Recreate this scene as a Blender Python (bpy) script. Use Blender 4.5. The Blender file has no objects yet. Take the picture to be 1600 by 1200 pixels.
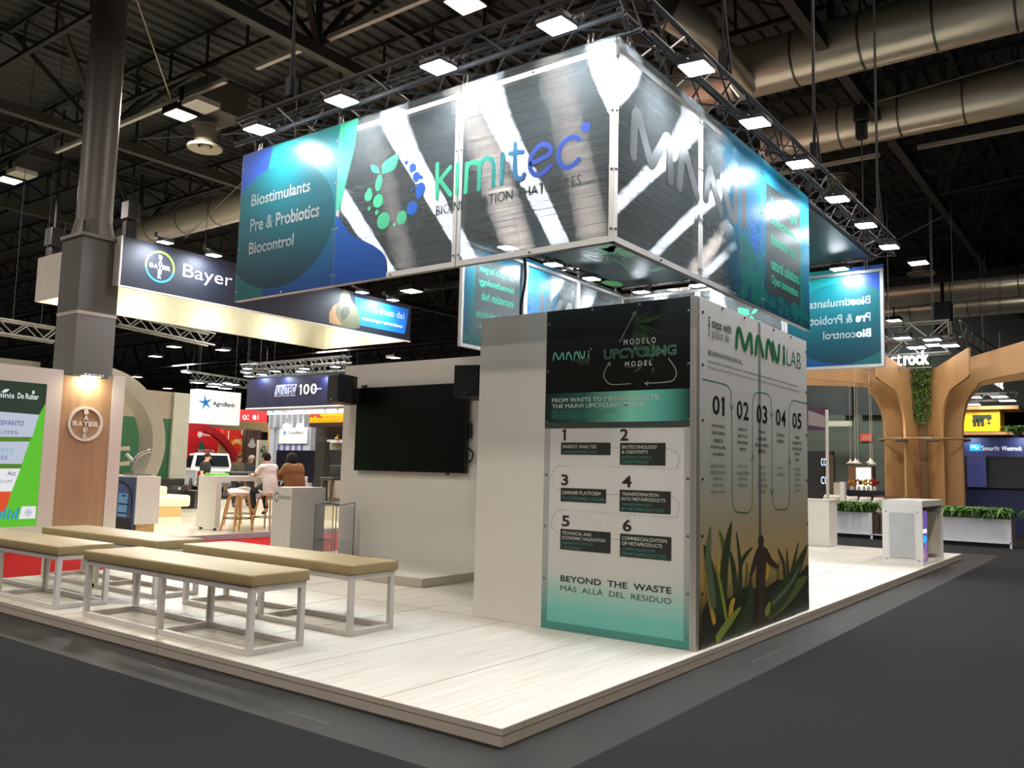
import bpy, bmesh, math, random
from mathutils import Vector, Matrix
C = bpy.context.scene.collection
SC = bpy.context.scene
random.seed(7)
PI = math.pi
# ------------------------------------------------------------------ camera, world, exposure
F_PX, YAW, PITCH, ROLL = 1325.06, -0.6405, 0.0994, 0.0244
CAM = Vector((2.8356, -6.2756, 1.375))
FWD = Vector((math.sin(YAW)*math.cos(PITCH), math.cos(YAW)*math.cos(PITCH), math.sin(PITCH)))
_r = Vector((math.cos(YAW), -math.sin(YAW), 0)); _u = _r.cross(FWD)
RGT = math.cos(ROLL)*_r + math.sin(ROLL)*_u
UP = -math.sin(ROLL)*_r + math.cos(ROLL)*_u
cd = bpy.data.cameras.new('camera'); cam = bpy.data.objects.new('camera', cd); C.objects.link(cam)
cd.sensor_fit = 'HORIZONTAL'; cd.sensor_width = 36; cd.lens = F_PX/1600*36; cd.clip_end = 300; cd.clip_start = .05
cam.matrix_world = Matrix(((RGT.x, UP.x, -FWD.x, CAM.x), (RGT.y, UP.y, -FWD.y, CAM.y), (RGT.z, UP.z, -FWD.z, CAM.z), (0, 0, 0, 1)))
SC.camera = cam
SC.view_settings.view_transform = 'Standard'; SC.view_settings.look = 'None'
SC.view_settings.exposure = EXPOSURE = .3; SC.view_settings.gamma = 1; SC.view_settings.use_curve_mapping = False
SC.cycles.sample_clamp_indirect = 4; SC.cycles.max_bounces = 7; SC.cycles.caustics_reflective = False; SC.cycles.caustics_refractive = False
w = bpy.data.worlds.new('world'); SC.world = w; w.use_nodes = True
w.node_tree.nodes['Background'].inputs[0].default_value = (.75, .8, .9, 1); w.node_tree.nodes['Background'].inputs[1].default_value = .012
FZ = -0.102          # hall floor, the stand's deck is z = 0
def area(loc, power, size, color=(1, 1, 1), aim=(0, 0, -1), sizey=None, spread=PI):
    l = bpy.data.lights.new('area_light', 'AREA'); l.energy = power; l.size = size; l.color = color; l.spread = spread
    if sizey: l.shape = 'RECTANGLE'; l.size_y = sizey
    o = bpy.data.objects.new('area_light', l); C.objects.link(o); o.location = loc
    o.rotation_euler = Vector(aim).to_track_quat('-Z', 'Y').to_euler(); return o
WARM = (1, .89, .80)
HALL_P = 340
for hx in (-31.6, -23.15, -14.7, -6.2, 2.3, 10.8):      # the hall's roof lamps; unseen front rows added as fill
    for hy in (-13, -9, -5, 4.2, 13, 21):
        if hy > 20 and hx > -8: continue
        area((hx, hy, 9.2), HALL_P*(.5 if hy < 0 else .75), .6, WARM)
for hx in (-100, -80, -60, -42):
    for hy in (10, 32, 54, 76): area((hx, hy, 9.2), 2600, 3, WARM)  # unseen large lights added to brighten the far hall
for hx in (-24, -6): area((hx, 44, 9.2), 1500, 3, WARM)

def at(px, py, **k):
    d = FWD + RGT*((px-800)/F_PX) + UP*((600-py)/F_PX)
    (a, val), = k.items()
    if a == 'd': return CAM + d*val
    i = 'xyz'.index(a); return CAM + d*((val-CAM[i])/d[i])
# ------------------------------------------------------------------ materials
def lin(c): return tuple(((v/255)/12.92 if v/255 <= .04045 else ((v/255+.055)/1.055)**2.4) for v in c)
def nt(name):
    m = bpy.data.materials.new(name); m.use_nodes = True; t = m.node_tree
    b = t.nodes['Principled BSDF']; return m, t, b
def node(t, kind, **k):
    n = t.nodes.new(kind)
    for a, v in k.items(): setattr(n, a, v)
    return n
def mat(name, rgb, rough=.55, metal=0, var=.06, scale=(6, 6, 6), bump=0, bscale=200, alpha=None, spec=None, coat=0):
    m, t, b = nt(name); c = lin(rgb)
    tc = node(t, 'ShaderNodeTexCoord'); mp = node(t, 'ShaderNodeMapping'); mp.inputs['Scale'].default_value = scale
    no = node(t, 'ShaderNodeTexNoise'); no.inputs['Scale'].default_value = 1; no.inputs['Detail'].default_value = 4
    t.links.new(tc.outputs['Object'], mp.inputs[0]); t.links.new(mp.outputs[0], no.inputs['Vector'])
    cr = node(t, 'ShaderNodeValToRGB'); e = cr.color_ramp.elements
    e[0].position = .3; e[1].position = .7
    e[0].color = tuple(max(0, v*(1-var)) for v in c)+(1,); e[1].color = tuple(min(1, v*(1+var)) for v in c)+(1,)
    t.links.new(no.outputs[0], cr.inputs[0]); t.links.new(cr.outputs[0], b.inputs['Base Color'])
    b.inputs['Roughness'].default_value = rough; b.inputs['Metallic'].default_value = metal
    if spec is not None: b.inputs['Specular IOR Level'].default_value = spec
    if coat: b.inputs['Coat Weight'].default_value = coat
    if bump:
        n2 = node(t, 'ShaderNodeTexNoise'); n2.inputs['Scale'].default_value = bscale
        bp = node(t, 'ShaderNodeBump'); bp.inputs['Strength'].default_value = bump; bp.inputs['Distance'].default_value = .01
        t.links.new(tc.outputs['Object'], n2.inputs['Vector']); t.links.new(n2.outputs[0], bp.inputs['Height']); t.links.new(bp.outputs[0], b.inputs['Normal'])
    return m
def emat(name, rgb, strength, dark=False):
    m, t, b = nt(name); b.inputs['Base Color'].default_value = (.01, .01, .01, 1) if dark else lin(rgb)+(1,)
    b.inputs['Emission Color'].default_value = lin(rgb)+(1,); b.inputs['Emission Strength'].default_value = strength
    b.inputs['Roughness'].default_value = .4
    return m
def gmat(name, stops, axis, lo, hi, rough=.4, emit=0, sub=None):
    """printed gradient or painted shade: stops (pos, rgb) along an axis of object space"""
    m, t, b = nt(name); tc = node(t, 'ShaderNodeTexCoord'); sp = node(t, 'ShaderNodeSeparateXYZ')
    t.links.new(tc.outputs['Object'], sp.inputs[0]); mr = node(t, 'ShaderNodeMapRange')
    mr.inputs['From Min'].default_value = lo; mr.inputs['From Max'].default_value = hi
    t.links.new(sp.outputs['XYZ'.index(axis)], mr.inputs['Value'])
    cr = node(t, 'ShaderNodeValToRGB'); e = cr.color_ramp.elements
    while len(e) < len(stops): e.new(.5)
    for k, (p, c) in enumerate(stops): e[k].position = p; e[k].color = lin(c)+(1,)
    t.links.new(mr.outputs[0], cr.inputs[0]); t.links.new(cr.outputs[0], b.inputs['Base Color'])
    b.inputs['Roughness'].default_value = rough
    if emit:
        t.links.new(cr.outputs[0], b.inputs['Emission Color']); b.inputs['Emission Strength'].default_value = emit
    return m
def htan(t):
    "horizontal direction in the sheet: the ribs run along it"
    ge = node(t, 'ShaderNodeNewGeometry'); vm = node(t, 'ShaderNodeVectorMath', operation='CROSS_PRODUCT')
    t.links.new(ge.outputs['Normal'], vm.inputs[0]); vm.inputs[1].default_value = (0, 0, 1); return vm.outputs[0]
def clearmat(name, rgb, trans, rough=.3, aniso=0, tangent=(0, 0, 1), refl=.35, diff=.5):
    """translucent sheet: part see-through, part diffuse, part (anisotropic) gloss"""
    m = bpy.data.materials.new(name); m.use_nodes = True; t = m.node_tree; t.nodes.clear()
    out = node(t, 'ShaderNodeOutputMaterial'); tr = node(t, 'ShaderNodeBsdfTransparent')
    df = node(t, 'ShaderNodeBsdfDiffuse'); tl = node(t, 'ShaderNodeBsdfTranslucent'); gl = node(t, 'ShaderNodeBsdfAnisotropic')
    c = lin(rgb)
    tc = node(t, 'ShaderNodeTexCoord'); mp = node(t, 'ShaderNodeMapping'); mp.inputs['Scale'].default_value = (1.5, 1.5, 160)
    no = node(t, 'ShaderNodeTexNoise'); no.inputs['Scale'].default_value = 1; no.inputs['Detail'].default_value = 3
    cr = node(t, 'ShaderNodeValToRGB'); cr.color_ramp.elements[0].position = .3; cr.color_ramp.elements[1].position = .7
    cr.color_ramp.elements[0].color = tuple(v*.55 for v in c)+(1,); cr.color_ramp.elements[1].color = tuple(min(1, v*1.3) for v in c)+(1,)
    t.links.new(tc.outputs['Object'], mp.inputs[0]); t.links.new(mp.outputs[0], no.inputs['Vector']); t.links.new(no.outputs[0], cr.inputs[0])
    for n_ in (df, tl): t.links.new(cr.outputs[0], n_.inputs['Color'])
    gl.inputs['Color'].default_value = (.95, .97, 1, 1); gl.inputs['Roughness'].default_value = rough
    if aniso:
        gl.distribution = 'BECKMANN'
        m2_ = node(t, 'ShaderNodeMapping'); m2_.inputs['Scale'].default_value = (1.2, 1.2, 120); n2_ = node(t, 'ShaderNodeTexNoise'); n2_.inputs['Scale'].default_value = 1; n2_.inputs['Detail'].default_value = 2
        c2_ = node(t, 'ShaderNodeValToRGB'); c2_.color_ramp.elements[0].position = .36; c2_.color_ramp.elements[1].position = .6; c2_.color_ramp.elements[0].color = (.35, .36, .38, 1); c2_.color_ramp.elements[1].color = (1, 1, 1, 1)
        t.links.new(tc.outputs['Object'], m2_.inputs[0]); t.links.new(m2_.outputs[0], n2_.inputs['Vector']); t.links.new(n2_.outputs[0], c2_.inputs[0]); t.links.new(c2_.outputs[0], gl.inputs['Color'])
        gl.inputs['Anisotropy'].default_value = aniso
        t.links.new(htan(t), gl.inputs['Tangent'])
    m1 = node(t, 'ShaderNodeMixShader'); m1.inputs[0].default_value = .35; t.links.new(df.outputs[0], m1.inputs[1]); t.links.new(tl.outputs[0], m1.inputs[2])
    m2 = node(t, 'ShaderNodeMixShader'); m2.inputs[0].default_value = trans; t.links.new(m1.outputs[0], m2.inputs[1]); t.links.new(tr.outputs[0], m2.inputs[2])
    m3 = node(t, 'ShaderNodeMixShader'); m3.inputs[0].default_value = refl; t.links.new(m2.outputs[0], m3.inputs[1]); t.links.new(gl.outputs[0], m3.inputs[2])
    t.links.new(m3.outputs[0], out.inputs[0]); return m
def printmat(name, rgb, rgb2, lo, hi, axis='Z', rough=.34, refl=.05, trl=.45):
    """ink on clear sheet: light comes through it from behind as well"""
    m = bpy.data.materials.new(name); m.use_nodes = True; t = m.node_tree; t.nodes.clear()
    out = node(t, 'ShaderNodeOutputMaterial'); df = node(t, 'ShaderNodeBsdfDiffuse'); tl = node(t, 'ShaderNodeBsdfTranslucent')
    gl = node(t, 'ShaderNodeBsdfAnisotropic'); gl.inputs['Roughness'].default_value = rough
    tc = node(t, 'ShaderNodeTexCoord'); sp = node(t, 'ShaderNodeSeparateXYZ'); t.links.new(tc.outputs['Object'], sp.inputs[0])
    mr = node(t, 'ShaderNodeMapRange'); mr.inputs['From Min'].default_value = lo; mr.inputs['From Max'].default_value = hi
    t.links.new(sp.outputs['XYZ'.index(axis)], mr.inputs['Value'])
    cr = node(t, 'ShaderNodeValToRGB'); cr.color_ramp.elements[0].color = lin(rgb)+(1,); cr.color_ramp.elements[1].color = lin(rgb2)+(1,)
    t.links.new(mr.outputs[0], cr.inputs[0])
    for n_ in (df, tl): t.links.new(cr.outputs[0], n_.inputs['Color'])
    m1 = node(t, 'ShaderNodeMixShader'); m1.inputs[0].default_value = trl; t.links.new(df.outputs[0], m1.inputs[1]); t.links.new(tl.outputs[0], m1.inputs[2])
    m3 = node(t, 'ShaderNodeMixShader'); m3.inputs[0].default_value = refl; t.links.new(m1.outputs[0], m3.inputs[1]); t.links.new(gl.outputs[0], m3.inputs[2])
    t.links.new(m3.outputs[0], out.inputs[0]); return m
# ------------------------------------------------------------------ mesh builder
class MB:
    def __init__(s): s.v = []; s.f = []
    def add(s, vs, fs):
        o = len(s.v); s.v += [tuple(v) for v in vs]; s.f += [tuple(i+o for i in f) for f in fs]; return s
    def box(s, a, b):
        x0, y0, z0 = (min(p, q) for p, q in zip(a, b)); x1, y1, z1 = (max(p, q) for p, q in zip(a, b))
        return s.add([(x0, y0, z0), (x1, y0, z0), (x1, y1, z0), (x0, y1, z0), (x0, y0, z1), (x1, y0, z1), (x1, y1, z1), (x0, y1, z1)],
                     [(0, 3, 2, 1), (4, 5, 6, 7), (0, 1, 5, 4), (1, 2, 6, 5), (2, 3, 7, 6), (3, 0, 4, 7)])
    def rbox(s, a, b, r, n=3):
        """box with rounded vertical-and-horizontal edges: via bmesh bevel"""
        bm = bmesh.new(); t = MB().box(a, b)
        vs = [bm.verts.new(v) for v in t.v]
        for f in t.f: bm.faces.new([vs[i] for i in f])
        bmesh.ops.bevel(bm, geom=list(bm.edges), offset=r, segments=n, profile=.5, affect='EDGES')
        bm.verts.index_update(); s.add([v.co[:] for v in bm.verts], [[v.index for v in f.verts] for f in bm.faces]); bm.free(); return s
    def tube(s, p, q, r, n=8, r2=None, caps=True):
        p, q = Vector(p), Vector(q); d = (q-p).normalized(); a = d.orthogonal().normalized(); b = d.cross(a); r2 = r if r2 is None else r2
        vs = []
        for c, rr in ((p, r), (q, r2)):
            for k in range(n):
                t = 2*PI*k/n; vs.append(c+a*(rr*math.cos(t))+b*(rr*math.sin(t)))
        fs = [(k, (k+1) % n, n+(k+1) % n, n+k) for k in range(n)]
        if caps: fs += [tuple(range(n))[::-1], tuple(range(n, 2*n))]
        return s.add(vs, fs)
    def bar(s, p, q, w, h=None, up=(0, 0, 1)):
        p, q = Vector(p), Vector(q); h = h or w; d = (q-p).normalized(); u = Vector(up)
        if abs(d.dot(u)) > .99: u = Vector((1, 0, 0))
        a = d.cross(u).normalized()*(w/2); b = a.cross(d).normalized()*(h/2)
        vs = [c+i*a+j*b for c in (p, q) for i, j in ((-1, -1), (1, -1), (1, 1), (-1, 1))]
        return s.add(vs, [(0, 1, 2, 3), (7, 6, 5, 4), (0, 4, 5, 1), (1, 5, 6, 2), (2, 6, 7, 3), (3, 7, 4, 0)])
    def path(s, pts, r, n=6):
        for a, b in zip(pts, pts[1:]): s.tube(a, b, r, n)
        return s
    def lathe(s, prof, c=(0, 0, 0), n=24):
        vs = [(c[0]+r*math.cos(2*PI*k/n), c[1]+r*math.sin(2*PI*k/n), c[2]+z) for r, z in prof for k in range(n)]
        fs = [(i*n+k, i*n+(k+1) % n, (i+1)*n+(k+1) % n, (i+1)*n+k) for i in range(len(prof)-1) for k in range(n)]
        return s.add(vs, fs)
    def prism(s, pts, d):
        """polygon of 3-D points pushed along d"""
        n = len(pts); d = Vector(d); vs = [Vector(p) for p in pts]+[Vector(p)+d for p in pts]
        return s.add(vs, [tuple(range(n))[::-1], tuple(range(n, 2*n))]+[(k, (k+1) % n, n+(k+1) % n, n+k) for k in range(n)])
    def ball(s, c, r, n=12, m=8):
        rx, ry, rz = r if hasattr(r, '__len__') else (r, r, r)
        vs = [(c[0]+rx*math.sin(PI*i/m)*math.cos(2*PI*k/n), c[1]+ry*math.sin(PI*i/m)*math.sin(2*PI*k/n), c[2]+rz*math.cos(PI*i/m)) for i in range(m+1) for k in range(n)]
        return s.add(vs, [(i*n+k, (i+1)*n+k, (i+1)*n+(k+1) % n, i*n+(k+1) % n) for i in range(m) for k in range(n)])
    def build(s, name, m, parent=None, bevel=0, smooth=False, label=None, kind=None):
        me = bpy.data.meshes.new(name); me.from_pydata(s.v, [], s.f); me.update()
        bm = bmesh.new(); bm.from_mesh(me)
        if bevel or smooth: bmesh.ops.remove_doubles(bm, verts=bm.verts, dist=1e-5)
        bmesh.ops.recalc_face_normals(bm, faces=bm.faces)
        if bevel: bmesh.ops.bevel(bm, geom=list(bm.edges), offset=bevel, segments=2, profile=.5, affect='EDGES')
        bm.to_mesh(me); bm.free()
        if smooth:
            me.polygons.foreach_set('use_smooth', [True]*len(me.polygons))
            if smooth != 2:
                try: me.set_sharp_from_angle(angle=math.radians(40))
                except Exception: pass
        me.materials.append(m)
        o = bpy.data.objects.new(name, me); C.objects.link(o)
        if parent is not None: attach(o, parent)
        if label: o['label'] = label
        if kind: o['kind'] = kind
        return o
def wloc(o):
    l = Vector(o.location)
    while o.parent: o = o.parent; l += Vector(o.location)
    return l
def attach(o, parent):
    """child built in world coordinates of an unrotated thing (or local ones when the thing stands at the origin)"""
    o.parent = parent; o.location = -wloc(parent)
def tag(o, label, cat, group=None):
    o['label'] = label; o['category'] = cat
    if group: o['group'] = group
    return o
def thing(name, label, cat, loc=(0, 0, 0), group=None):
    o = bpy.data.objects.new(name, None); C.objects.link(o); o.location = loc; o.empty_display_size = .1
    return tag(o, label, cat, group)
def dup(o, loc=None, rotz=None, label=None, parent=None):
    c = o.copy(); C.objects.link(c)
    if parent: c.parent = parent
    for ch in list(o.children): dup(ch, parent=c)
    if loc is not None: c.location = loc
    if rotz is not None: c.rotation_euler = (0, 0, rotz)
    if label: c['label'] = label
    return c
def struct(o): o['kind'] = 'structure'; return o
# ------------------------------------------------------------------ flat graphics and lettering
_glyph = {}
def glyphs(s, bold):
    key = (s, bold)
    if key not in _glyph:
        cu = bpy.data.curves.new('lettering', 'FONT'); cu.body = s; cu.offset = bold; cu.resolution_u = 3
        ob = bpy.data.objects.new('lettering', cu); C.objects.link(ob)
        dg = bpy.context.evaluated_depsgraph_get(); dg.update()
        me = bpy.data.meshes.new_from_object(ob.evaluated_get(dg))
        vs = [(v.co.x, v.co.y) for v in me.vertices]; fs = [tuple(p.vertices) for p in me.polygons]
        bpy.data.objects.remove(ob); bpy.data.curves.remove(cu); bpy.data.meshes.remove(me)
        x0 = min(v[0] for v in vs); x1 = max(v[0] for v in vs); y0 = min(v[1] for v in vs); y1 = max(v[1] for v in vs)
        _glyph[key] = ([((a-x0)/(x1-x0 or 1), (b-y0)/(y1-y0 or 1)) for a, b in vs], fs, (x1-x0)/(y1-y0 or 1))
    return _glyph[key]
class Gfx:
    """flat shapes on an upright plane in local (s, z); world u = a + dir*s.  dir 1: 'y' plane faces -Y, 'x' plane faces +X; dir -1 the other way"""
    def __init__(g, plane, c, a=0, dir=1, off=.003, both=False):
        g.p, g.c, g.a, g.d, g.off, g.both = plane, c, a, dir, off, both; g.v = []; g.f = []; g.lay = 0
    def px(g, x, y):
        u, v = W(x, y, g.p, g.c); return ((u-g.a)*g.d, v)
    def pxs(g, pts): return [g.px(*p) for p in pts]
    def add(g, pts, fs):
        o = len(g.v); l = (g.lay % 24)*4e-5; g.lay += 1
        g.v += [(p[0], p[1], l) for p in pts]; g.f += [tuple(i+o for i in f) for f in fs]; return g
    def poly(g, pts): return g.add(pts, [tuple(range(len(pts)))])
    def rect(g, u0, v0, u1, v1): return g.poly([(u0, v0), (u1, v0), (u1, v1), (u0, v1)])
    def disc(g, u, v, r, r2=None, n=24, rot=0):
        r2 = r2 or r; c, s = math.cos(rot), math.sin(rot)
        q = [(r*math.cos(2*PI*k/n), r2*math.sin(2*PI*k/n)) for k in range(n)]
        return g.poly([(u+a*c-b*s, v+a*s+b*c) for a, b in q])
    def ring(g, u, v, r, w, n=40, a0=0, a1=2*PI):
        pts = [(u+rr*math.cos(a0+(a1-a0)*k/n), v+rr*math.sin(a0+(a1-a0)*k/n)) for k in range(n+1) for rr in (r-w/2, r+w/2)]
        return g.add(pts, [(2*k, 2*k+1, 2*k+3, 2*k+2) for k in range(n)])
    def stroke(g, pts, w, cap=True):
        """one ribbon with mitred joints and round ends"""
        n = len(pts); L = []; Rr = []
        for i, (a, b) in enumerate(pts):
            p = pts[max(0, i-1)]; q = pts[min(n-1, i+1)]
            d0 = (a-p[0], b-p[1]) if i else (q[0]-a, q[1]-b); d1 = (q[0]-a, q[1]-b) if i < n-1 else d0
            l0 = math.hypot(*d0) or 1e-9; l1 = math.hypot(*d1) or 1e-9
            n0 = (-d0[1]/l0, d0[0]/l0); n1 = (-d1[1]/l1, d1[0]/l1); mx, my = n0[0]+n1[0], n0[1]+n1[1]; ml = math.hypot(mx, my)
            if ml < 1e-6: mx, my = n0; k = 1
            else: mx /= ml; my /= ml; k = min(2.2, 1/max(.2, mx*n0[0]+my*n0[1]))
            L.append((a+mx*w/2*k, b+my*w/2*k)); Rr.append((a-mx*w/2*k, b-my*w/2*k))
        g.add(L+Rr, [(i, i+1, n+i+1, n+i) for i in range(n-1)])
        if cap:
            g.lay -= 1
            for (a, b), (c, d) in ((pts[0], pts[1]), (pts[-1], pts[-2])):
                th = math.atan2(b-d, a-c); g.poly([(a+w/2*math.cos(th+PI*(k/8-.5)), b+w/2*math.sin(th+PI*(k/8-.5))) for k in range(9)]); g.lay -= 1
            g.lay += 1
        return g
    def pen(g, pts, w):
        """broad stroke laid down piece by piece, each a hair above the last, so tight turns stay clean"""
        for (a, b), (c, d) in zip(pts, pts[1:]):
            L = math.hypot(c-a, d-b) or 1e-9; nx, ny = -(d-b)/L*w/2, (c-a)/L*w/2
            g.poly([(a-nx, b-ny), (c-nx, d-ny), (c+nx, d+ny), (a+nx, b+ny)]); g.disc(c, d, w/2, n=16)
        return g.disc(*pts[0], w/2, n=16)
    def number(g, t, u0, v0, u1, v1, w, bold=.02):
        """figures; a 1 is drawn with its flag"""
        n = len(t); W1 = .55; tot = sum(W1 if ch == '1' else 1 for ch in t)+.18*(n-1); k = (u1-u0)/tot; u = u0
        for ch in t:
            if ch == '1': g.rect(u+k*.36-w/2, v0, u+k*.36+w/2, v1); g.poly([(u+k*.02, v0+(v1-v0)*.74), (u+k*.36-w*.4, v0+(v1-v0)*.83), (u+k*.36, v1), (u+k*.36-w*.5, v1), (u+k*.02, v0+(v1-v0)*.84)]); u += k*(W1+.18)
            else: g.text(ch, u, v0, u+k, v1, bold); u += k*1.18
        return g
    def text(g, t, u0, v0, u1, v1, bold=0):
        vs, fs, _ = glyphs(t, bold); return g.add([(u0+(u1-u0)*a, v0+(v1-v0)*b) for a, b in vs], fs)
    def line(g, t, u0, v0, h, bold=0, sx=1, align=0, wmax=None):
        """one line of letters, height h, from u0 (align 0 left, .5 centre, 1 right)"""
        vs, fs, asp = glyphs(t, bold); wd = asp*h*sx
        if wmax and wd > wmax: wd = wmax
        return g.text(t, u0-align*wd, v0, u0-align*wd+wd, v0+h, bold)
    def tpx(g, t, ll, lr, top, bold=0):
        """text between two picture points of its base line, as high as a third point above the first"""
        a, b, c = g.px(*ll), g.px(*lr), g.px(*top); h = c[1]-a[1]; return g.text(t, a[0], (a[1]+b[1])/2, b[0], (a[1]+b[1])/2+h, bold)
    def build(g, name, m, parent, label=None):
        mb = MB(); sg = {'y': -1, 'x': 1}[g.p]*g.d
        for k in ((1, -1) if g.both else (1,)):
            mb.add([(g.a+g.d*u, g.c+sg*(g.off+l)*k, v) if g.p == 'y' else (g.c+sg*(g.off+l)*k, g.a+g.d*u, v) for u, v, l in g.v], g.f)
        me = bpy.data.meshes.new(name); me.from_pydata(mb.v, [], mb.f); me.update(); me.materials.append(m)
        o = bpy.data.objects.new(name, me); C.objects.link(o); attach(o, parent)
        if label: o['label'] = label
        return o
def curve(pts, n=10):
    """Catmull-Rom through 2-D points"""
    P = [pts[0]]+list(pts)+[pts[-1]]; out = []
    for i in range(1, len(P)-2):
        a, b, c, d = P[i-1:i+3]
        for k in range(n):
            t = k/n; out.append(tuple(.5*((2*b[j])+(-a[j]+c[j])*t+(2*a[j]-5*b[j]+4*c[j]-d[j])*t*t+(-a[j]+3*b[j]-3*c[j]+d[j])*t**3) for j in range(len(b))))
    out.append(tuple(pts[-1])); return out
def W(px, py, plane, c):
    p = at(px, py, **{plane: c}); return ((p.x, p.z) if plane == 'y' else (p.y, p.z))
# ------------------------------------------------------------------ shared materials
M = {}
M['white'] = mat('white_laminate', (216, 214, 208), .45, var=.02)
M['whitewall'] = mat('white_painted_board', (214, 211, 204), .6, var=.02, scale=(1, 1, 1))
M['alu'] = mat('brushed_aluminium', (196, 194, 190), .38, .75, var=.05, scale=(3, 3, 60))
M['steel'] = mat('bright_steel', (170, 170, 168), .25, .9)
M['truss'] = mat('truss_aluminium', (66, 68, 71), .45, .5)
M['dark'] = mat('black_plastic', (22, 22, 24), .5)
M['black'] = mat('matt_black', (12, 12, 13), .7)
M['roofsteel'] = mat('dark_roof_steel', (44, 44, 43), .7, .1)
M['lens'] = emat('flood_lens', (236, 246, 255), 250)
M['bolt'] = mat('bolt_steel', (130, 132, 135), .3, .85)
M['frame_white'] = mat('white_powder_coat', (212, 208, 204), .4, var=.02)
# ------------------------------------------------------------------ hall floor and carpets
def floormat():
    m, t, b = nt('stained_concrete'); tc = node(t, 'ShaderNodeTexCoord')
    n1 = node(t, 'ShaderNodeTexNoise'); n1.inputs['Scale'].default_value = 1.7; n1.inputs['Detail'].default_value = 8
    n2 = node(t, 'ShaderNodeTexNoise'); n2.inputs['Scale'].default_value = 14; n2.inputs['Detail'].default_value = 3
    t.links.new(tc.outputs['Object'], n1.inputs['Vector']); t.links.new(tc.outputs['Object'], n2.inputs['Vector'])
    c1 = node(t, 'ShaderNodeValToRGB'); c1.color_ramp.elements[0].position = .35; c1.color_ramp.elements[1].position = .75
    c1.color_ramp.elements[0].color = lin((27, 25, 22))+(1,); c1.color_ramp.elements[1].color = lin((42, 40, 35))+(1,)
    c2 = node(t, 'ShaderNodeValToRGB'); c2.color_ramp.elements[0].position = .74; c2.color_ramp.elements[1].position = .8
    mx = node(t, 'ShaderNodeMixRGB'); mx.inputs[2].default_value = lin((96, 92, 84))+(1,)
    t.links.new(n1.outputs[0], c1.inputs[0]); t.links.new(n2.outputs[0], c2.inputs[0])
    t.links.new(c2.outputs[0], mx.inputs[0]); t.links.new(c1.outputs[0], mx.inputs[1]); t.links.new(mx.outputs[0], b.inputs['Base Color'])
    b.inputs['Roughness'].default_value = .6; return m
struct(MB().box((-120, -14, FZ-.3), (18, 100, FZ)).build('floor', floormat()))
carpet = mat('charcoal_carpet', (47, 48, 49), .95, var=.16, scale=(160, 160, 160), bump=.5, bscale=700, spec=.1)
redc = mat('red_carpet', (168, 26, 28), .95, var=.08, scale=(90, 90, 90), bump=.3, bscale=500, spec=.1)
for n_, a_, b_ in (('front', (-22, -14), (.49, -3.02)), ('right', (.49, -14), (17, 13.2)), ('rear', (-6.5, 13.2), (17, 40))):
    struct(MB().box((a_[0], a_[1], FZ), (b_[0], b_[1], FZ+.005)).build('floor_carpet', carpet))
struct(MB().box((-11.25, -1.9, FZ), (-7.62, 16, FZ+.006)).build('floor_red_carpet', redc))
# strips of tape left on the concrete
tape = mat('worn_tape', (92, 89, 80), .8)
for k, (x, y, dx, dy) in enumerate(((-3.0, -2.78, .25, .02), (-1.35, -2.86, .4, .015), (.28, .4, .012, .9), (.36, 2.2, .012, .7), (.2, 3.3, .02, .5), (.3, 9.3, .012, .8), (.33, 11.6, .3, .015))):
    struct(MB().box((x, y, FZ), (x+dx, y+dy, FZ+.002)).build('floor_tape', tape))
# ------------------------------------------------------------------ hall shell
deck = mat('corrugated_deck', (60, 62, 62), .7, .2, var=.1, scale=(2, .3, 2))
mb = MB(); x = -120
while x < 18:
    for a, b_, z0, z1 in ((0, .16, 12, 12), (.16, .2, 12, 12.07), (.2, .36, 12.07, 12.07), (.36, .4, 12.07, 12)):
        mb.add([(x+a, -14, z0), (x+b_, -14, z1), (x+b_, 100, z1), (x+a, 100, z0)], [(0, 1, 2, 3)])
    x += .4
mb.box((-120, -14, 12.3), (18, 100, 12.5)); struct(mb.build('ceiling', deck))
wallm = mat('dark_hall_cladding', (52, 53, 52), .85, var=.15, scale=(.3, .3, .3))
struct(MB().box((-120, 100, FZ), (18, 100.3, 12.3)).build('wall_back', wallm))
struct(MB().box((-120.3, -14, FZ), (-120, 100, 12.3)).build('wall_left', wallm))
struct(MB().box((18, -14, FZ), (18.3, 100, 12.3)).build('wall_right', wallm))
struct(MB().box((-120, -14.3, FZ), (18, -14, 12.3)).build('wall_front', wallm))
# roof trusses: joists along X, main girders along Y
def joist(y, x0, x1, zb=11.0, zt=11.85, step=1.6):
    mb = MB(); mb.bar((x0, y, zt), (x1, y, zt), .1); mb.bar((x0, y, zb), (x1, y, zb), .1, .1)
    x = x0; k = 0
    while x < x1-.1:
        mb.bar((x, y, zb), (x, y, zt), .05)
        mb.bar((x, y, zt), (min(x+step, x1), y, zb), .05); x += step
    return struct(mb.build('ceiling_joist', M['roofsteel']))
for k in range(16): joist(-.6+k*2.85, -60, 14)
for k in range(8): joist(46+k*6, -118, -30, step=3)
def girder(x, y0=-2, y1=60, zb=9.5):
    mb = MB(); mb.bar((x, y0, zb), (x, y1, zb), .2, .24); y = y0+.5; 
    while y < y1:
        for dx, dy in ((-1.1, -1.9), (1.1, -1.9), (-1.1, 1.9), (1.1, 1.9)):
            mb.bar((x, y, zb+.1), (x+dx, y+dy, 11.85), .11)
        mb.bar((x, y, zb), (x, y, 11.85), .1); y += 5.7
    mb.bar((x-1.1, y0, 11.8), (x-1.1, y1, 11.8), .12); mb.bar((x+1.1, y0, 11.8), (x+1.1, y1, 11.8), .12)
    return struct(mb.build('ceiling_girder', mat('girder_paint', (50, 50, 47), .6)))
for gx in (-26.5, -18.2, -9.97, -1.72): girder(gx)
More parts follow.
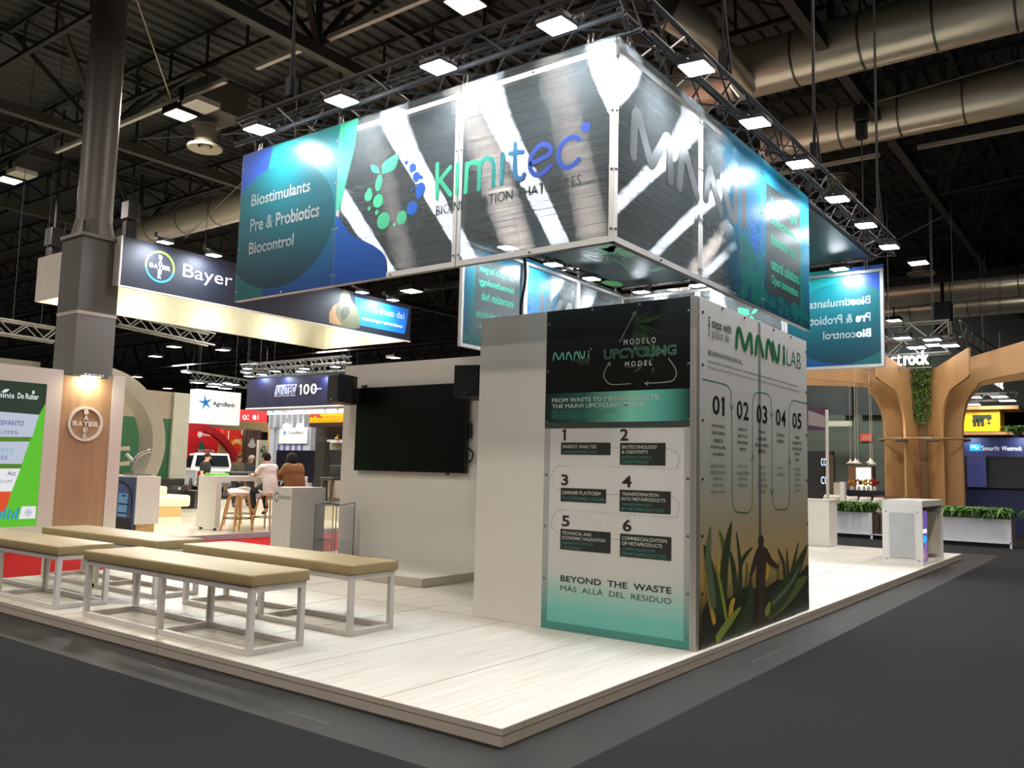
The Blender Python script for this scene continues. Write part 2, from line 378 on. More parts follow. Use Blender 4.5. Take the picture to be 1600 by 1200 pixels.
# cross girders far away (their bottom chords seen as horizontal V trusses)
def crossgirder(y, x0, x1, zb=9.2):
    mb = MB(); mb.bar((x0, y, zb), (x1, y, zb), .22, .22); mb.bar((x0, y, 11.3), (x1, y, 11.3), .2); x = x0+1
    while x < x1:
        mb.bar((x, y, zb), (x-1.4, y, 11.3), .13); mb.bar((x, y, zb), (x+1.4, y, 11.3), .13); x += 3.6
    return struct(mb.build('ceiling_girder', M['roofsteel']))
for gy in (21, 33, 45, 60, 78): crossgirder(gy, -118, -9)
crossgirder(30, -8, 14); crossgirder(44, -8, 14)
# light trunking along X and bracing rods
trunk = mat('white_trunking', (196, 196, 188), .5)
for y, x0, x1 in ((4.33, -21, -13.2), (4.33, -12.1, -10.4), (4.36, -10.0, -3), (16.66, -12, -2.4), (16.66, -1.5, 3.5), (-.2, -22, -12.4), (10.8, -22, -15)):
    struct(MB().box((x0, y-.05, 9.75), (x1, y+.05, 9.85)).build('ceiling_trunking', trunk))
rod = mat('tension_rod', (140, 138, 130), .4, .6)
for p, q in (((-14.6, 3.9, 9.5), (-10, -1, 11.8)), ((-16, 8, 8.9), (-11, 5.5, 9.4)), ((-22, 9, 8.6), (-16, 7.5, 9.5)),
             ((-1.7, 9.6, 9.5), (4.5, 9.9, 10.3)), ((-1.7, 12.6, 9.5), (4.8, 12.7, 10.0)), ((-1.7, 9.6, 9.5), (-4.9, 10.2, 9.0)),
             ((-1.7, 20, 9.5), (5, 23, 11)), ((-1.7, 22, 9.5), (-8, 26, 8.2)), ((-1.7, 31, 9.4), (6, 30, 9.6)), ((-20, 6, 10.5), (-9, 9, 9.6))):
    struct(MB().tube(p, q, .018, 6).build('ceiling_rod', rod))
# air ducts
duct = mat('galvanised_duct', (232, 226, 208), .27, .55, var=.08, scale=(.6, 3, 3))
ductseam = mat('duct_seam', (95, 92, 84), .4, .8)
def ductx(y, z, r, x0, x1, step, name='air_duct', label=''):
    t = thing(name, label, 'duct', (x0, y, z))
    n = 40; mb = MB(); mb.tube((x0, y, z), (x1, y, z), r, n, caps=False); mb.build('duct_body', duct, t, smooth=True)
    x = x0+step*.4
    while x < x1:
        MB().tube((x-.02, y, z), (x+.02, y, z), r+.012, n).build('seam_ring', ductseam, t, smooth=True); x += step
    return t
p1 = at(1445, 38, z=9.6); p2 = at(1500, 160, z=9.6)
ductx(p1.y, 9.6, .54, -6.6, 7, 1.25, label='shiny round air duct nearest the ceiling corner, above the rear duct run')
ductx(p2.y, 9.6, .5, -4.4, 8, 1.3, label='shiny round air duct crossing behind the hoist on the steel girder')
pl = at(290, 345, z=9.4)
ductx(pl.y, 9.4, .46, -31, -14.5, 1.9, label='dull round air duct behind the round steel column and navy hanging fascia')
for (u, v, r, x0, x1, lb) in ((1500, 447, .62, -9, 4, 'upper of two distant bronze-lit ducts over the wooden tree'), (1500, 476, .6, -9, 4, 'lower of two distant bronze-lit ducts over the wooden tree')):
    p = at(u, v, z=9.3); ductx(p.y, 9.3, r, x0, x1, 2.4, label=lb)
p = at(700, 527, z=9.0); ductx(p.y, 9.0, .5, -19, -13, 2.5, label='short duct seen between the navy fascia and the hanging inner banner')
# duct branch dropping towards the near corner
t = thing('duct_elbow', 'short shiny duct elbow hanging above the banner corner', 'duct', (0, 0, 0))
a, b_ = at(1032, 6, z=9.4), at(1098, 48, z=9.3)
MB().tube(a, b_, .32, 24).tube(b_, at(1165, 135, z=9.2), .24, 24).build('duct_body', duct, t, smooth=True)
MB().tube(a, a+(b_-a)*.08, .36, 24).build('seam_ring', ductseam, t, smooth=True)
# swirl diffusers with their plenum boxes
def diffuser(p, r, label):
    t = thing('ceiling_diffuser', label, 'air diffuser', p)
    mb = MB(); mb.lathe([(r*.8, .5), (r*.8, .55), (.02, .55)], p, 28); mb.lathe([(r*.62, .1), (r*.62, .5)], p, 28); mb.build('duct_neck', mat('diffuser_paint', (150, 146, 132), .5), t, smooth=True)
    mb = MB(); mb.lathe([(.01, .02), (r*.22, 0), (r*.3, .05)], p, 32); mb.lathe([(r*.42, .06), (r*.95, -.02), (r, .0), (r, .04), (r*.6, .12)], p, 32); mb.build('swirl_plate', mat('diffuser_plate', (172, 168, 152), .5), t, smooth=True)
    return t
d1 = at(320, 232, z=9.0); diffuser(d1, .42, 'round swirl diffuser under a box plenum near the left end lamp')
MB().box((d1.x-.55, d1.y-.5, d1.z+.75), (d1.x+.75, d1.y+.6, d1.z+1.5)).build('plenum_box', mat('plenum_paint', (78, 78, 72), .7), bpy.data.objects['ceiling_diffuser'])
diffuser(at(1310, 307, z=9.0), .47, 'round swirl diffuser above the right row of flood lamps')
diffuser(at(1440, 428, z=9.0), .5, 'distant swirl diffuser over the wooden tree stand')
# roof lamps that the photo shows lit
halllens = emat('hall_lamp_lens', (255, 226, 200), 9)
def halllamp(p, s, label, lit=True, group=None):
    t = thing('roof_lamp', label, 'lamp', p, group)
    MB().box((p.x-s/2, p.y-s/2, p.z), (p.x+s/2, p.y+s/2, p.z+.16)).box((p.x-.03, p.y-.03, p.z+.16), (p.x+.03, p.y+.03, p.z+.7)).build('lamp_housing', M['dark'], t)
    MB().box((p.x-s*.44, p.y-s*.44, p.z-.012), (p.x+s*.44, p.y+s*.44, p.z-.002)).build('lamp_lens', halllens, t)
for (u, v), lb in (((727, 6), 'square warm roof lamp at the top edge above the front banner'), ((282, 180), 'square warm roof lamp beside the swirl diffuser'), ((14, 282), 'square warm roof lamp at the left edge below the trunking')):
    halllamp(at(u, v, z=9.3), .58, lb)
for (u, v) in ((314, 167), (34, 274)):
    p = at(u, v, z=9.35); tag(MB().box((p.x-.3, p.y-.3, p.z), (p.x+.3, p.y+.3, p.z+.12)).build('roof_lamp_unlit', trunk),
                             'unlit square roof panel beside the lamp %s' % ('near the diffuser' if u > 100 else 'at the left edge'), 'lamp')
ORD = ('first', 'second', 'third', 'fourth', 'fifth', 'sixth', 'seventh', 'eighth', 'ninth', 'tenth', 'eleventh', 'twelfth')
far = sorted(((243, 557), (293, 582), (348, 547), (214, 589), (262, 607), (347, 602), (272, 542), (615, 559), (643, 455), (1435, 411), (1397, 501), (1570, 550)))
for k, (u, v) in enumerate(far):
    halllamp(at(u, v, z=8.6), .62 if u > 700 else .75, 'distant lit roof lamp, %s of the small ones counted from the left' % ORD[k], group='distant roof lamps')
# motor hoists with their chains
def hoist(u, v, z, sc, label, cable=None):
    p = at(u, v, z=z); t = thing('chain_hoist', label, 'hoist', p)
    MB().rbox((p.x-.16*sc, p.y-.14*sc, p.z-.2*sc), (p.x+.16*sc, p.y+.14*sc, p.z+.2*sc), .03).build('motor_body', M['dark'], t)
    MB().tube((p.x, p.y, p.z+.2*sc), (p.x, p.y, 12.02), .03*sc).build('hook_chain', M['black'], t)
    MB().rbox((p.x-.13*sc, p.y-.12*sc, p.z-.62*sc), (p.x+.12*sc, p.y+.12*sc, p.z-.22*sc), .05*sc).build('chain_bag', M['black'], t)
    if cable: MB().tube((p.x, p.y, p.z-.5*sc), (p.x, p.y, cable), .012).build('load_chain', M['black'], t)
hoist(205, 330, 8.2, 1.3, 'black chain hoist hanging right of the round steel column')
hoist(85, 372, 8.0, 1.4, 'black chain hoist hanging left of the round steel column')
hoist(1346, 178, 9.1, .9, 'black chain hoist under the girder in front of the rear air duct', 5)
hoist(1473, 490, 8.0, 2.2, 'dark chain hoist above the wooden tree stand')
# black load chains holding the banner trusses
ch = M['black']
for k, (x, y, lb) in enumerate(((-.15, .9, 'load chain above the near right truss'), (-.15, 3.6, 'load chain above the far right truss'), (-4.0, -1.0, 'load chain above the left end of the front truss'), (-.15, 6.6, 'load chain above the rear corner truss'))):
    t = thing('load_chain', lb, 'chain', (x, y, 5.2)); MB().tube((x, y, 5.05), (x, y, 11), .018).tube((x+.07, y, 5.05), (x, y, 5.8), .012).build('chain', ch, t)
    MB().rbox((x-.045, y-.045, 5.08), (x+.045, y+.045, 5.3), .015).build('chain_hook', M['black'], t)
# ================================================================== the stand: deck
def deckmat():
    m, t, b = nt('white_plank_deck'); tc = node(t, 'ShaderNodeTexCoord'); mp = node(t, 'ShaderNodeMapping'); mp.inputs['Scale'].default_value = (26, 1.1, 1)
    no = node(t, 'ShaderNodeTexNoise'); no.inputs['Scale'].default_value = 1; no.inputs['Detail'].default_value = 5
    t.links.new(tc.outputs['Object'], mp.inputs[0]); t.links.new(mp.outputs[0], no.inputs['Vector'])
    cr = node(t, 'ShaderNodeValToRGB'); e = cr.color_ramp.elements; e[0].position = .3; e[1].position = .7
    e[0].color = lin((204, 200, 186))+(1,); e[1].color = lin((226, 224, 214))+(1,); t.links.new(no.outputs[0], cr.inputs[0])
    t.links.new(cr.outputs[0], b.inputs['Base Color']); b.inputs['Roughness'].default_value = .38; b.inputs['Specular IOR Level'].default_value = .4
    return m
plat = thing('stand_platform', 'low white plank-effect deck of the stand, under the benches and posters', 'platform', (0, 0, FZ))
dm = deckmat(); seam = mat('deck_seam', (150, 142, 128), .8); edge = mat('deck_edge_strip', (184, 176, 164), .45, var=.05, scale=(2, 30, 8))
X0, X1, Y0, Y1 = -7.62, .05, -2.553, 11.58
MB().box((X0+.01, Y0+.01, FZ), (X1-.01, Y1-.01, -.001)).build('deck_boards', dm, plat)
g = MB()
for x in (-.87, -1.87, -2.87, -3.87, -4.87, -5.87, -6.87): g.box((x-.0016, Y0+.02, -.001), (x+.0016, Y1-.02, .0006))
for y in (0.0, 4.9, 9.7): g.box((X0+.02, y-.0012, -.001), (X1-.02, y+.0012, .0005))
g.build('board_seam', seam, plat)
for nm, a, b_ in (('edge_strip', (X0, Y0, FZ+.01), (-3.24, Y0+.012, .001)), ('edge_strip', (-3.235, Y0, FZ+.01), (X1-.0125, Y0+.012, .001)), ('edge_strip', (X1-.012, Y0, FZ+.01), (X1, 4.2, .001)), ('edge_strip', (X1-.012, 4.205, FZ+.01), (X1, Y1, .001))):
    s_ = MB().box(a, b_).build(nm, edge, plat)
    if a[0] < -3: pass
ln = mat('edge_groove', (120, 112, 102), .7)
MB().box((X0, Y0-.002, -.034), (X1, Y0, -.031)).box((X1, Y0, -.034), (X1+.002, Y1, -.031)).build('edge_groove', ln, plat)
# ================================================================== benches
cush = mat('tan_vinyl_cushion', (160, 142, 102), .42, var=.04, scale=(4, 4, 4), bump=.15, bscale=40)
def make_bench():
    t = thing('bench', '', 'bench')
    L, Dp, H_ = 2.35, .50, .484; s = .045
    MB().rbox((-.02, -.02, H_+.002), (L+.02, Dp+.02, .57), .014).build('cushion', cush, t, smooth=True)
    mb = MB()
    for y in (0, Dp-s): mb.box((s, y, H_-s), (L-s, y+s, H_))
    for x in (0, (L-s)*.5, L-s): mb.box((x, s, H_-s), (x+s, Dp-s, H_))
    mb.build('seat_frame', M['frame_white'], t, bevel=.003)
    mb = MB()
    for y in (0, Dp-s): mb.box((s, y, 0), (L-s, y+s, .04))
    for x in (0, (L-s)*.5, L-s): mb.box((x, s, 0), (x+s, Dp-s, .04))
    mb.build('base_frame', M['frame_white'], t, bevel=.003)
    for x in (0, (L-s)*.5, L-s):
        for y in (0, Dp-s): MB().box((x, y, 0), (x+s, y+s, H_)).build('leg', M['frame_white'], t, bevel=.003)
    return t
bn = make_bench(); bn['label'] = 'white framed tan bench nearest the front deck edge, right of the leftmost bench'; bn['group'] = 'tan cushioned benches on the deck'
bn.location = (-4.686, -2.40, 0)
dup(bn, (-4.693, -1.432, 0), 0, 'white framed tan bench second from the deck edge, in front of the white plinth')
dup(bn, (-7.50, -2.45, 0), math.radians(.7), 'white framed tan bench at the left edge, nearest the lit screen')
dup(bn, (-7.46, -1.49, 0), math.radians(.3), 'white framed tan bench before the wood panel with the round emblem')
# ================================================================== corner cabin with the two posters
H = 2.8
cab = thing('storage_cabin', 'white corner cabin carrying the dark upcycling poster and the field poster', 'cabin', (0, 0, 0))
MB().box((-2.23, .002, 0), (-1.462, .06, H)).build('front_board', M['whitewall'], cab)
MB().box((-2.23, .06, 0), (-2.17, 2.75, H)).build('side_board', M['whitewall'], cab)
MB().box((-2.17, 2.69, 0), (-.06, 2.75, H)).build('rear_board', M['whitewall'], cab)
for x, y in ((-.06, -.004), (-.06, 2.69), (-1.46, .014)):
    MB().box((x, y, 0), (x+.056, y+.056, H)).box((x+.018, y-.001, 0), (x+.03, y, H)).build('aluminium_post', M['alu'], cab, bevel=.002)
mb = MB()
for z in (.0, H-.05): mb.box((-1.4, .014, z), (-.06, .05, z+.05)); mb.box((-.05, .06, z), (-.014, 2.69, z+.05))
mb.build('aluminium_rail', M['alu'], cab)
MB().box((-.05, 1.335, .004), (.0012, 1.40, H-.004)).build('middle_post', gmat('shaded_post', [(0, (26, 24, 16)), (.25, (96, 84, 60)), (.45, (112, 114, 108)), (1, (134, 135, 134))], 'Z', 0, H), cab)  # post behind the sheet, its shade painted as a gradient
p1m = clearmat('poster_sheet_white', (205, 205, 200), .0, .35, 0, refl=.05)
p2m = gmat('field_poster_print', [(0, (30, 34, 18)), (.1, (84, 84, 40)), (.2, (186, 156, 98)), (.32, (168, 156, 122)), (.48, (170, 176, 164)), (.75, (196, 198, 197)), (1, (216, 217, 216))], 'Z', 0, H, .35)
MB().box((-1.461, 0, .002), (-.052, .012, H)).build('upcycling_poster', gmat('upcycling_print', [(0, (104, 186, 176)), (.06, (112, 190, 180)), (.11, (150, 198, 186)), (.18, (200, 204, 198)), (.3, (210, 210, 206)), (1, (214, 214, 211))], 'Z', 0, H, .3), cab, label='white poster with green foot, numbered steps and a black head')
MB().box((-.012, .07, .002), (0, 2.75, H)).build('field_poster', p2m, cab, label='pale poster with five steps above a photo of a field')
PA = bpy.data.objects['upcycling_poster']; PB = bpy.data.objects['field_poster']
ink = mat('dark_ink', (44, 46, 42), .35); inkblack = mat('black_ink', (24, 26, 26), .35); inkgrey = mat('grey_ink', (96, 100, 98), .4)
silver = mat('silver_ink', (196, 204, 198), .35); teal = mat('teal_ink', (112, 196, 170), .35); tealdim = mat('dim_teal_ink', (74, 132, 118), .35)
greenink = mat('green_ink', (16, 104, 62), .4); thin = mat('thin_line_ink', (150, 158, 150), .4)
g = Gfx('y', 0, off=.002)
g.rect(-1.461, 2.04, -.052, H).build('poster_head', gmat('head_print', [(0, (16, 17, 14)), (.4, (22, 25, 22)), (1, (40, 48, 50))], 'Z', 2.04, H, .22), PA)
g = Gfx('y', 0, off=.003); g.rect(-1.461, 1.79, -.052, 2.05).build('title_band', gmat('band_print', [(0, (18, 34, 30)), (.3, (40, 92, 82)), (.62, (128, 212, 186)), (.8, (92, 176, 160)), (1, (24, 60, 52))], 'X', -1.461, -.052, .3), PA)
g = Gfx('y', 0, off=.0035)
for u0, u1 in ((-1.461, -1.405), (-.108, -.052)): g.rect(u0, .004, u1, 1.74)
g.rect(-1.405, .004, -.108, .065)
g.build('frame_shade_strip', gmat('frame_shade', [(0, (66, 138, 126)), (.1, (84, 148, 136)), (.3, (150, 162, 156)), (.5, (168, 170, 168))], 'Z', 0, 1.4, .4), PA)  # shade of the frame behind the sheet, painted as border strips
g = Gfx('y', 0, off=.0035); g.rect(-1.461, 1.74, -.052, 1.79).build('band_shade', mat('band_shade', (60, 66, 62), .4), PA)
# leaves of the plant behind the title
lf = mat('dark_leaf_print', (30, 52, 34), .4); lf2 = mat('mid_leaf_print', (52, 84, 44), .4)
g = Gfx('y', 0, off=.0032); g2 = Gfx('y', 0, off=.0033); rr = random.Random(3)
for k in range(34):
    a = PI*(.12+.76*k/33)+rr.uniform(-.1, .1)*1 if k < 20 else rr.uniform(0, 2*PI); Lh = rr.uniform(.16, .36); cx, cz = -.56, 2.62
    if k >= 20: cx += rr.uniform(-.25, .25); cz -= rr.uniform(.15, .38); Lh *= .4
    else: a = -a if k % 2 else a
    ex, ez = cx+Lh*math.cos(a), min(2.78, max(2.08, cz-abs(Lh*math.sin(a))*(.9 if k % 3 else -.4))); nx, nz = -(ez-cz), ex-cx; ln_ = math.hypot(nx, nz) or 1; w_ = .018
    (g if k % 4 else g2).poly([(cx, cz), ((cx+ex)/2+nx/ln_*w_, (cz+ez)/2+nz/ln_*w_), (ex, ez), ((cx+ex)/2-nx/ln_*w_, (cz+ez)/2-nz/ln_*w_)])
g.build('leaf_print', lf, PA); g2.build('leaf_print', lf2, PA)
def maavi(g, P, w):
    """the wordmark: M, two bars-less As, V, dotted i; P maps unit coordinates (0..1, 0..1) to the sheet"""
    for pts in (((0, 0), (.022, .86), (.05, 1), (.08, .9), (.14, .18), (.165, .08), (.19, .18), (.24, .8), (.266, .92), (.288, .8), (.30, 0)),
                ((.38, 0), (.40, .8), (.432, .95), (.465, .82), (.53, 0)), ((.60, 0), (.62, .8), (.652, .95), (.685, .82), (.75, 0)),
                ((.745, .95), (.81, .12), (.842, .02), (.872, .12), (.89, .92)), ((1.0, .55), (1.0, 0)), ((1.0, .86), (1.0, .92))):
        g.pen([P(*q) for q in (curve(pts, 2) if len(pts) > 2 else pts)], w)
g = Gfx('y', 0, off=.0045); a, b_ = g.px(865, 562), g.px(920, 560); h = .062
maavi(g, lambda s, t: (a[0]+(b_[0]-a[0])*s, a[1]-.005+h*t), .013); g.ring(b_[0]+.025, a[1]+.07, .008, .003, 12)
g.build('wordmark', teal, PA)
g = Gfx('y', 0, off=.0045); g.tpx('INNOVATION', (893, 566), (922, 564), (893, 561), .0); g.tpx('CENTER', (903, 571), (922, 569), (903, 566)); g.build('small_lettering', inkgrey, PA)
g = Gfx('y', 0, off=.0045)
g.tpx('M O D E L O', (975, 540), (1025, 535), (975, 531), .012); g.tpx('M O D E L', (977, 573), (1019, 571), (977, 565), .012); g.build('title_lettering', silver, PA)
g = Gfx('y', 0, off=.0045); g.tpx('UPCYCLING', (944, 562), (1057, 555), (944, 546), .03); g.build('title_outline', mat('outline_ink', (104, 168, 142), .35), PA)
g = Gfx('y', 0, off=.0055); g.tpx('UPCYCLING', (945, 561.5), (1056, 554.5), (945, 546.6), -.005); g.build('title_fill', mat('fill_ink', (32, 52, 46), .35), PA)
g = Gfx('y', 0, off=.0045)
for pts in (((969, 534), (992, 489)), ((1045, 560), (1055, 575), (1057, 585), (1052, 594), (1042, 597), (1010, 599)), ((986, 599.5), (958, 601), (949, 597), (944, 588), (946, 578), (953, 567))):
    P_ = g.pxs(pts); g.stroke(curve(P_, 6) if len(P_) > 2 else P_, .007)
for tip, d in (((993, 487), (.5, .86)), ((1008, 599), (-1, .1)), ((954, 566), (.6, .8))):
    t_ = g.px(*tip)
    for sgn in (-1, 1):
        ang = math.atan2(d[1], d[0])+PI+sgn*.5; g.stroke([t_, (t_[0]+.035*math.cos(ang), t_[1]+.035*math.sin(ang))], .006)
g.build('arrow_print', thin, PA)
g = Gfx('y', 0, off=.0045)
g.tpx('FROM WASTE TO METAPRODUCTS:', (863, 628.5), (1030, 624.5), (863, 622), .013); g.tpx('THE MAAVI UPCYCLING MODEL', (863, 638), (1011, 635), (863, 631.5), .013); g.build('title_lettering', silver, PA)
g = Gfx('y', 0, off=.0045)
g.tpx('DEL RESIDUO AL METAPRODUCTO.', (863, 647.5), (964, 645.5), (863, 641.5)); g.tpx('MODELO MAAVI UPCYCLING', (863, 655), (943, 653.5), (863, 648.5)); g.build('small_lettering', tealdim, PA)
boxes = ((877, 691.5, 954, 710, '1', (878, 688), (885, 688), (878, 671), ('MARKET ANALYSIS',), ('ANÁLISIS DE MERCADO',)),
         (969, 692, 1040, 726, '2', (969, 688.5), (982, 688.5), (969, 670), ('BIOTECHNOLOGY', '& CREATIVITY'), ('BIOTECNOLOGÍA &', 'CREATIVIDAD')),
         (876.5, 762, 947, 783, '3', (877, 758), (888, 759), (877, 741), ('LINNA® PLATFORM',), ('PLATAFORMA LINNA®',)),
         (968.5, 765, 1048, 799, '4', (972, 761), (987, 762), (972, 743), ('TRANSFORMATION', 'INTO METAPRODUCTS'), ('TRANSFORMACIÓN', 'EN METAPRODUCTOS')),
         (876, 826, 954, 858, '5', (878, 822), (890, 823), (878, 805), ('TECHNICAL AND', 'ECONOMIC VALIDATION'), ('VALIDACIÓN TÉCNICA', 'Y ECONÓMICA')),
         (969, 833.5, 1049, 869, '6', (973, 830), (987, 831), (973, 811), ('COMMERCIALIZATION', 'OF METAPRODUCTS'), ('COMERCIALIZACIÓN', 'DE METAPRODUCTOS')))
gb = Gfx('y', 0, off=.003); gn = Gfx('y', 0, off=.0035); gw = Gfx('y', 0, off=.005); gt = Gfx('y', 0, off=.005)
for x0, y0, x1, y1, n_, ll, lr, tp, en, es in boxes:
    a = gb.px(x0, y0); b_ = gb.px(x1, y1+(x1-x0)*.06); c_ = gb.px(x0, y1); u0, u1, zt, zb = a[0], b_[0], a[1], c_[1]
    gb.rect(u0, zb, u1, zt); q0, q1, q2 = gn.px(*ll), gn.px(*lr), gn.px(*tp); gn.number(n_, q0[0], q0[1], q1[0], q0[1]+q2[1]-q0[1], .022, .02)
    lines = [(t_, gw) for t_ in en]+[(t_, gt) for t_ in es]; hh = (zt-zb)/(len(lines)+.4)
    for k, (t_, G_) in enumerate(lines): G_.line(t_, u0+.02, zt-hh*(k+.92)-.01, hh*.68, .01, wmax=(u1-u0)*(.93 if len(t_) > 12 else .75))
gb.build('step_box', ink, PA); gn.build('step_number', ink, PA); gw.build('step_lettering', silver, PA); gt.build('step_lettering', tealdim, PA)
g = Gfx('y', 0, off=.003)
def dots(P_, n=None):
    P_ = curve(P_, 12); acc = 0; last = P_[0]; g.disc(*last, .0038, n=6)
    for q in P_[1:]:
        if math.hypot(q[0]-last[0], q[1]-last[1]) > .016: g.disc(q[0], q[1], .0038, n=6); last = q
for pts in (((957, 700), (966, 700)), ((1043, 701), (1055, 706), (1061, 715), (1058, 727), (1050, 732), (960, 729.5), (880, 728), (868, 732), (862, 745), (866, 760), (875, 767)),
            ((950, 772), (966, 773)), ((1051, 778), (1059, 783), (1061, 792), (1058, 803), (1048, 808), (960, 802), (880, 797), (868, 801), (861, 815), (864, 826), (873, 834)), ((956, 842), (967, 843.5))):
    dots(g.pxs(pts))
g.build('dotted_path', ink, PA)
g = Gfx('y', 0, off=.003); g.tpx('BEYOND  THE  WASTE', (876, 907), (1049, 929), (876, 897.5), .012); g.build('slogan_lettering', inkblack, PA)
g = Gfx('y', 0, off=.003); g.tpx('MÁS  ALLÁ  DEL  RESIDUO', (876, 922.5), (1049, 944), (876, 912), -.008); g.build('slogan_lettering', ink, PA)
def bolts(parent, pts, nrm, r=.012, m=None):
    me = None
    for p in pts:
        if me is None:
            o = MB().tube((0, 0, 0), tuple(v*.006 for v in nrm), r, 10).tube(tuple(v*.006 for v in nrm), tuple(v*.012 for v in nrm), r*.8, 10, r*.35).build('bolt', m or M['bolt'], None, smooth=True); me = o.data
        else: o = bpy.data.objects.new('bolt', me); C.objects.link(o)
        o.parent = parent; o.location = Vector(p)-wloc(parent)
bolts(cab, [(x, 0, z) for x in (-1.435, -.075) for z in (2.68, 2.25, 1.8, 1.33, .88, .43, .1)]+[(x, 0, z) for x in (-.98, -.52) for z in (2.775, .025)], (0, -1, 0))
bolts(cab, [(0, y, z) for y in (.1, 2.72) for z in (2.68, 2.25, 1.8, 1.33, .88, .43, .1)]+[(0, y, z) for y in (.5, 1.0, 1.75, 2.25) for z in (2.775, .025)], (1, 0, 0), m=M['dark'])
# field poster
g = Gfx('x', 0, off=.003)
g.tpx('5 steps with', (1106, 518), (1142, 523), (1106, 498), .012); g.tpx('BIOINNOVATION FOR ALL', (1106, 555), (1160, 569), (1106, 547.5), .012)
g.tpx('Initiative by Kimitec® focused on discovering and commercializing natural solutions for agriculture.', (1106, 568), (1247, 606), (1106, 562))
g.build('heading_lettering', inkblack, PB)
g = Gfx('x', 0, off=.003); g.tpx('5 pasos de', (1106, 534), (1139, 536), (1106, 515)); g.tpx('Propuesta Kimitec® para el descubrimiento y comercialización de soluciones naturales para agricultura.', (1106, 579), (1251, 613), (1106, 573)); g.build('heading_lettering', inkgrey, PB)
g = Gfx('x', 0, off=.0035); q0, q1 = g.px(1150, 541), g.px(1224.5, 566); zt = g.px(1151, 514)[1]
maavi(g, lambda s, t: (q0[0]+(q1[0]-q0[0])*s, q0[1]+(zt-q0[1])*t), .06); g.build('wordmark', greenink, PB)
g = Gfx('x', 0, off=.003); g.tpx('LAB', (1229, 570), (1251, 578), (1229, 544), -.012); g.build('wordmark_lettering', greenink, PB)
cols = ((1113, 1132, 646.5, 649.5, 617, '01', 1122, 0), (1151, 1169.5, 654, 656.5, 625, '02', 1160, 1), (1182, 1198.5, 660, 661.5, 631.5, '03', 1190, 2), (1212, 1227.5, 664.5, 666, 638, '04', 1219, 3), (1238, 1252, 668.5, 670.5, 644, '05', 1245, 4))
en = (('Active listening to', 'identify challenges', 'related to', 'productivity, quality,', 'and protection'), ('Integration of', 'agronomic and', 'biotechnological', 'expertise'), ('Proposal of', 'customized', 'natural solutions', '«MAAVi»'), ('Continuous', 'evaluation'), ('Annual', 'assessment of', 'economic and', 'agronomic', 'impact'))
es = (('Escucha activa e', 'identificación de', 'problemas de', 'productividad,', 'calidad y protección'), ('Integración de', 'conocimiento', 'agronómico y', 'biotecnológico'), ('Propuesta de', 'soluciones', 'naturales', 'customizadas', '«MAAVi»'), ('Seguimiento', 'continuo'), ('Valoración', 'anual del', 'impacto', 'económico y', 'agronómico'))
gn = Gfx('x', 0, off=.003); gk = Gfx('x', 0, off=.003); gg = Gfx('x', 0, off=.003)
for x0, x1, yb0, yb1, yt, n_, xc, k in cols:
    q0, q1, q2 = gn.px(x0, yb0), gn.px(x1, yb1), gn.px(x0, yt); gn.number(n_, q0[0], q0[1], q1[0], q2[1], .045, .015)
    u = gn.px(xc, 680)[0]
    for j, t_ in enumerate(en[k]): gk.line(t_, u, 1.748-.0585*j, .042, .006, .85, .5, .44)
    for j, t_ in enumerate(es[k]): gg.line(t_, u, 1.425-.055*j, .040, -.004, .85, .5, .44)
gn.build('step_number', inkblack, PB); gk.build('step_lettering', inkblack, PB); gg.build('step_lettering', inkgrey, PB)
g = Gfx('x', 0, off=.003)
for pts in (((1097, 592), (1130, 600), (1137, 603), (1142, 612), (1143, 640), (1144, 780), (1145.5, 790), (1148, 797), (1152, 800.5), (1168, 801), (1172, 798), (1174.5, 791), (1175.5, 782), (1175.5, 640), (1176, 625), (1178, 617), (1181, 613.5), (1186, 612.5), (1198, 615.5), (1202, 618.5), (1204.5, 625), (1205.5, 640), (1206.5, 780), (1208, 788), (1210.5, 793.5), (1214, 796), (1227, 796), (1230.5, 793), (1232.5, 788), (1233.5, 780), (1232.5, 645), (1233.5, 634), (1236, 628), (1240, 625.5), (1262, 631)),):
    g.stroke(g.pxs(pts), .009)
for x, y, s_ in ((1143, 640, -1), (1205.5, 652, -1), (1206, 772, -1), (1176, 712, 1), (1233, 717, 1)):
    a = g.px(x, y)
    for d in (-1, 1): g.stroke([a, (a[0]+d*.05, a[1]-s_*.05)], .01)
g.build('path_print', greenink, PB)
# the field: leaves and the man in the crop
fl = {k: mat('field_leaf_'+k, c, .45) for k, c in (('dark', (46, 64, 30)), ('mid', (88, 104, 46)), ('grey', (92, 110, 78)), ('gold', (204, 168, 54)), ('lime', (136, 152, 52)), ('soil', (34, 38, 20)), ('man', (58, 44, 32)))}
G = {k: Gfx('x', 0, off=.0025+.0004*i) for i, k in enumerate(('soil', 'mid', 'gold', 'dark', 'lime', 'grey', 'man'))}
base = [(1097, 1010), (1097, 955), (1110, 930), (1140, 935), (1165, 915), (1190, 922), (1215, 905), (1240, 908), (1263, 880), (1264, 951)]
G['soil'].poly(G['soil'].pxs(base))
def leaf(k, pts, w):
    g = G[k]; P_ = curve(g.pxs(pts), 6); n = len(P_); L = []; R_ = []
    for i, (a, b_) in enumerate(P_):
        p = P_[max(0, i-1)]; q = P_[min(n-1, i+1)]; dx, dy = q[0]-p[0], q[1]-p[1]; l = math.hypot(dx, dy) or 1; ww = w*math.sin(PI*min(1, .25+.75*i/(n-1)))**.8 if i < n-1 else .001
        L.append((a-dy/l*ww/2, b_+dx/l*ww/2)); R_.append((a+dy/l*ww/2, b_-dx/l*ww/2))
    g.add(L+R_, [(i, i+1, n+i+1, n+i) for i in range(n-1)])
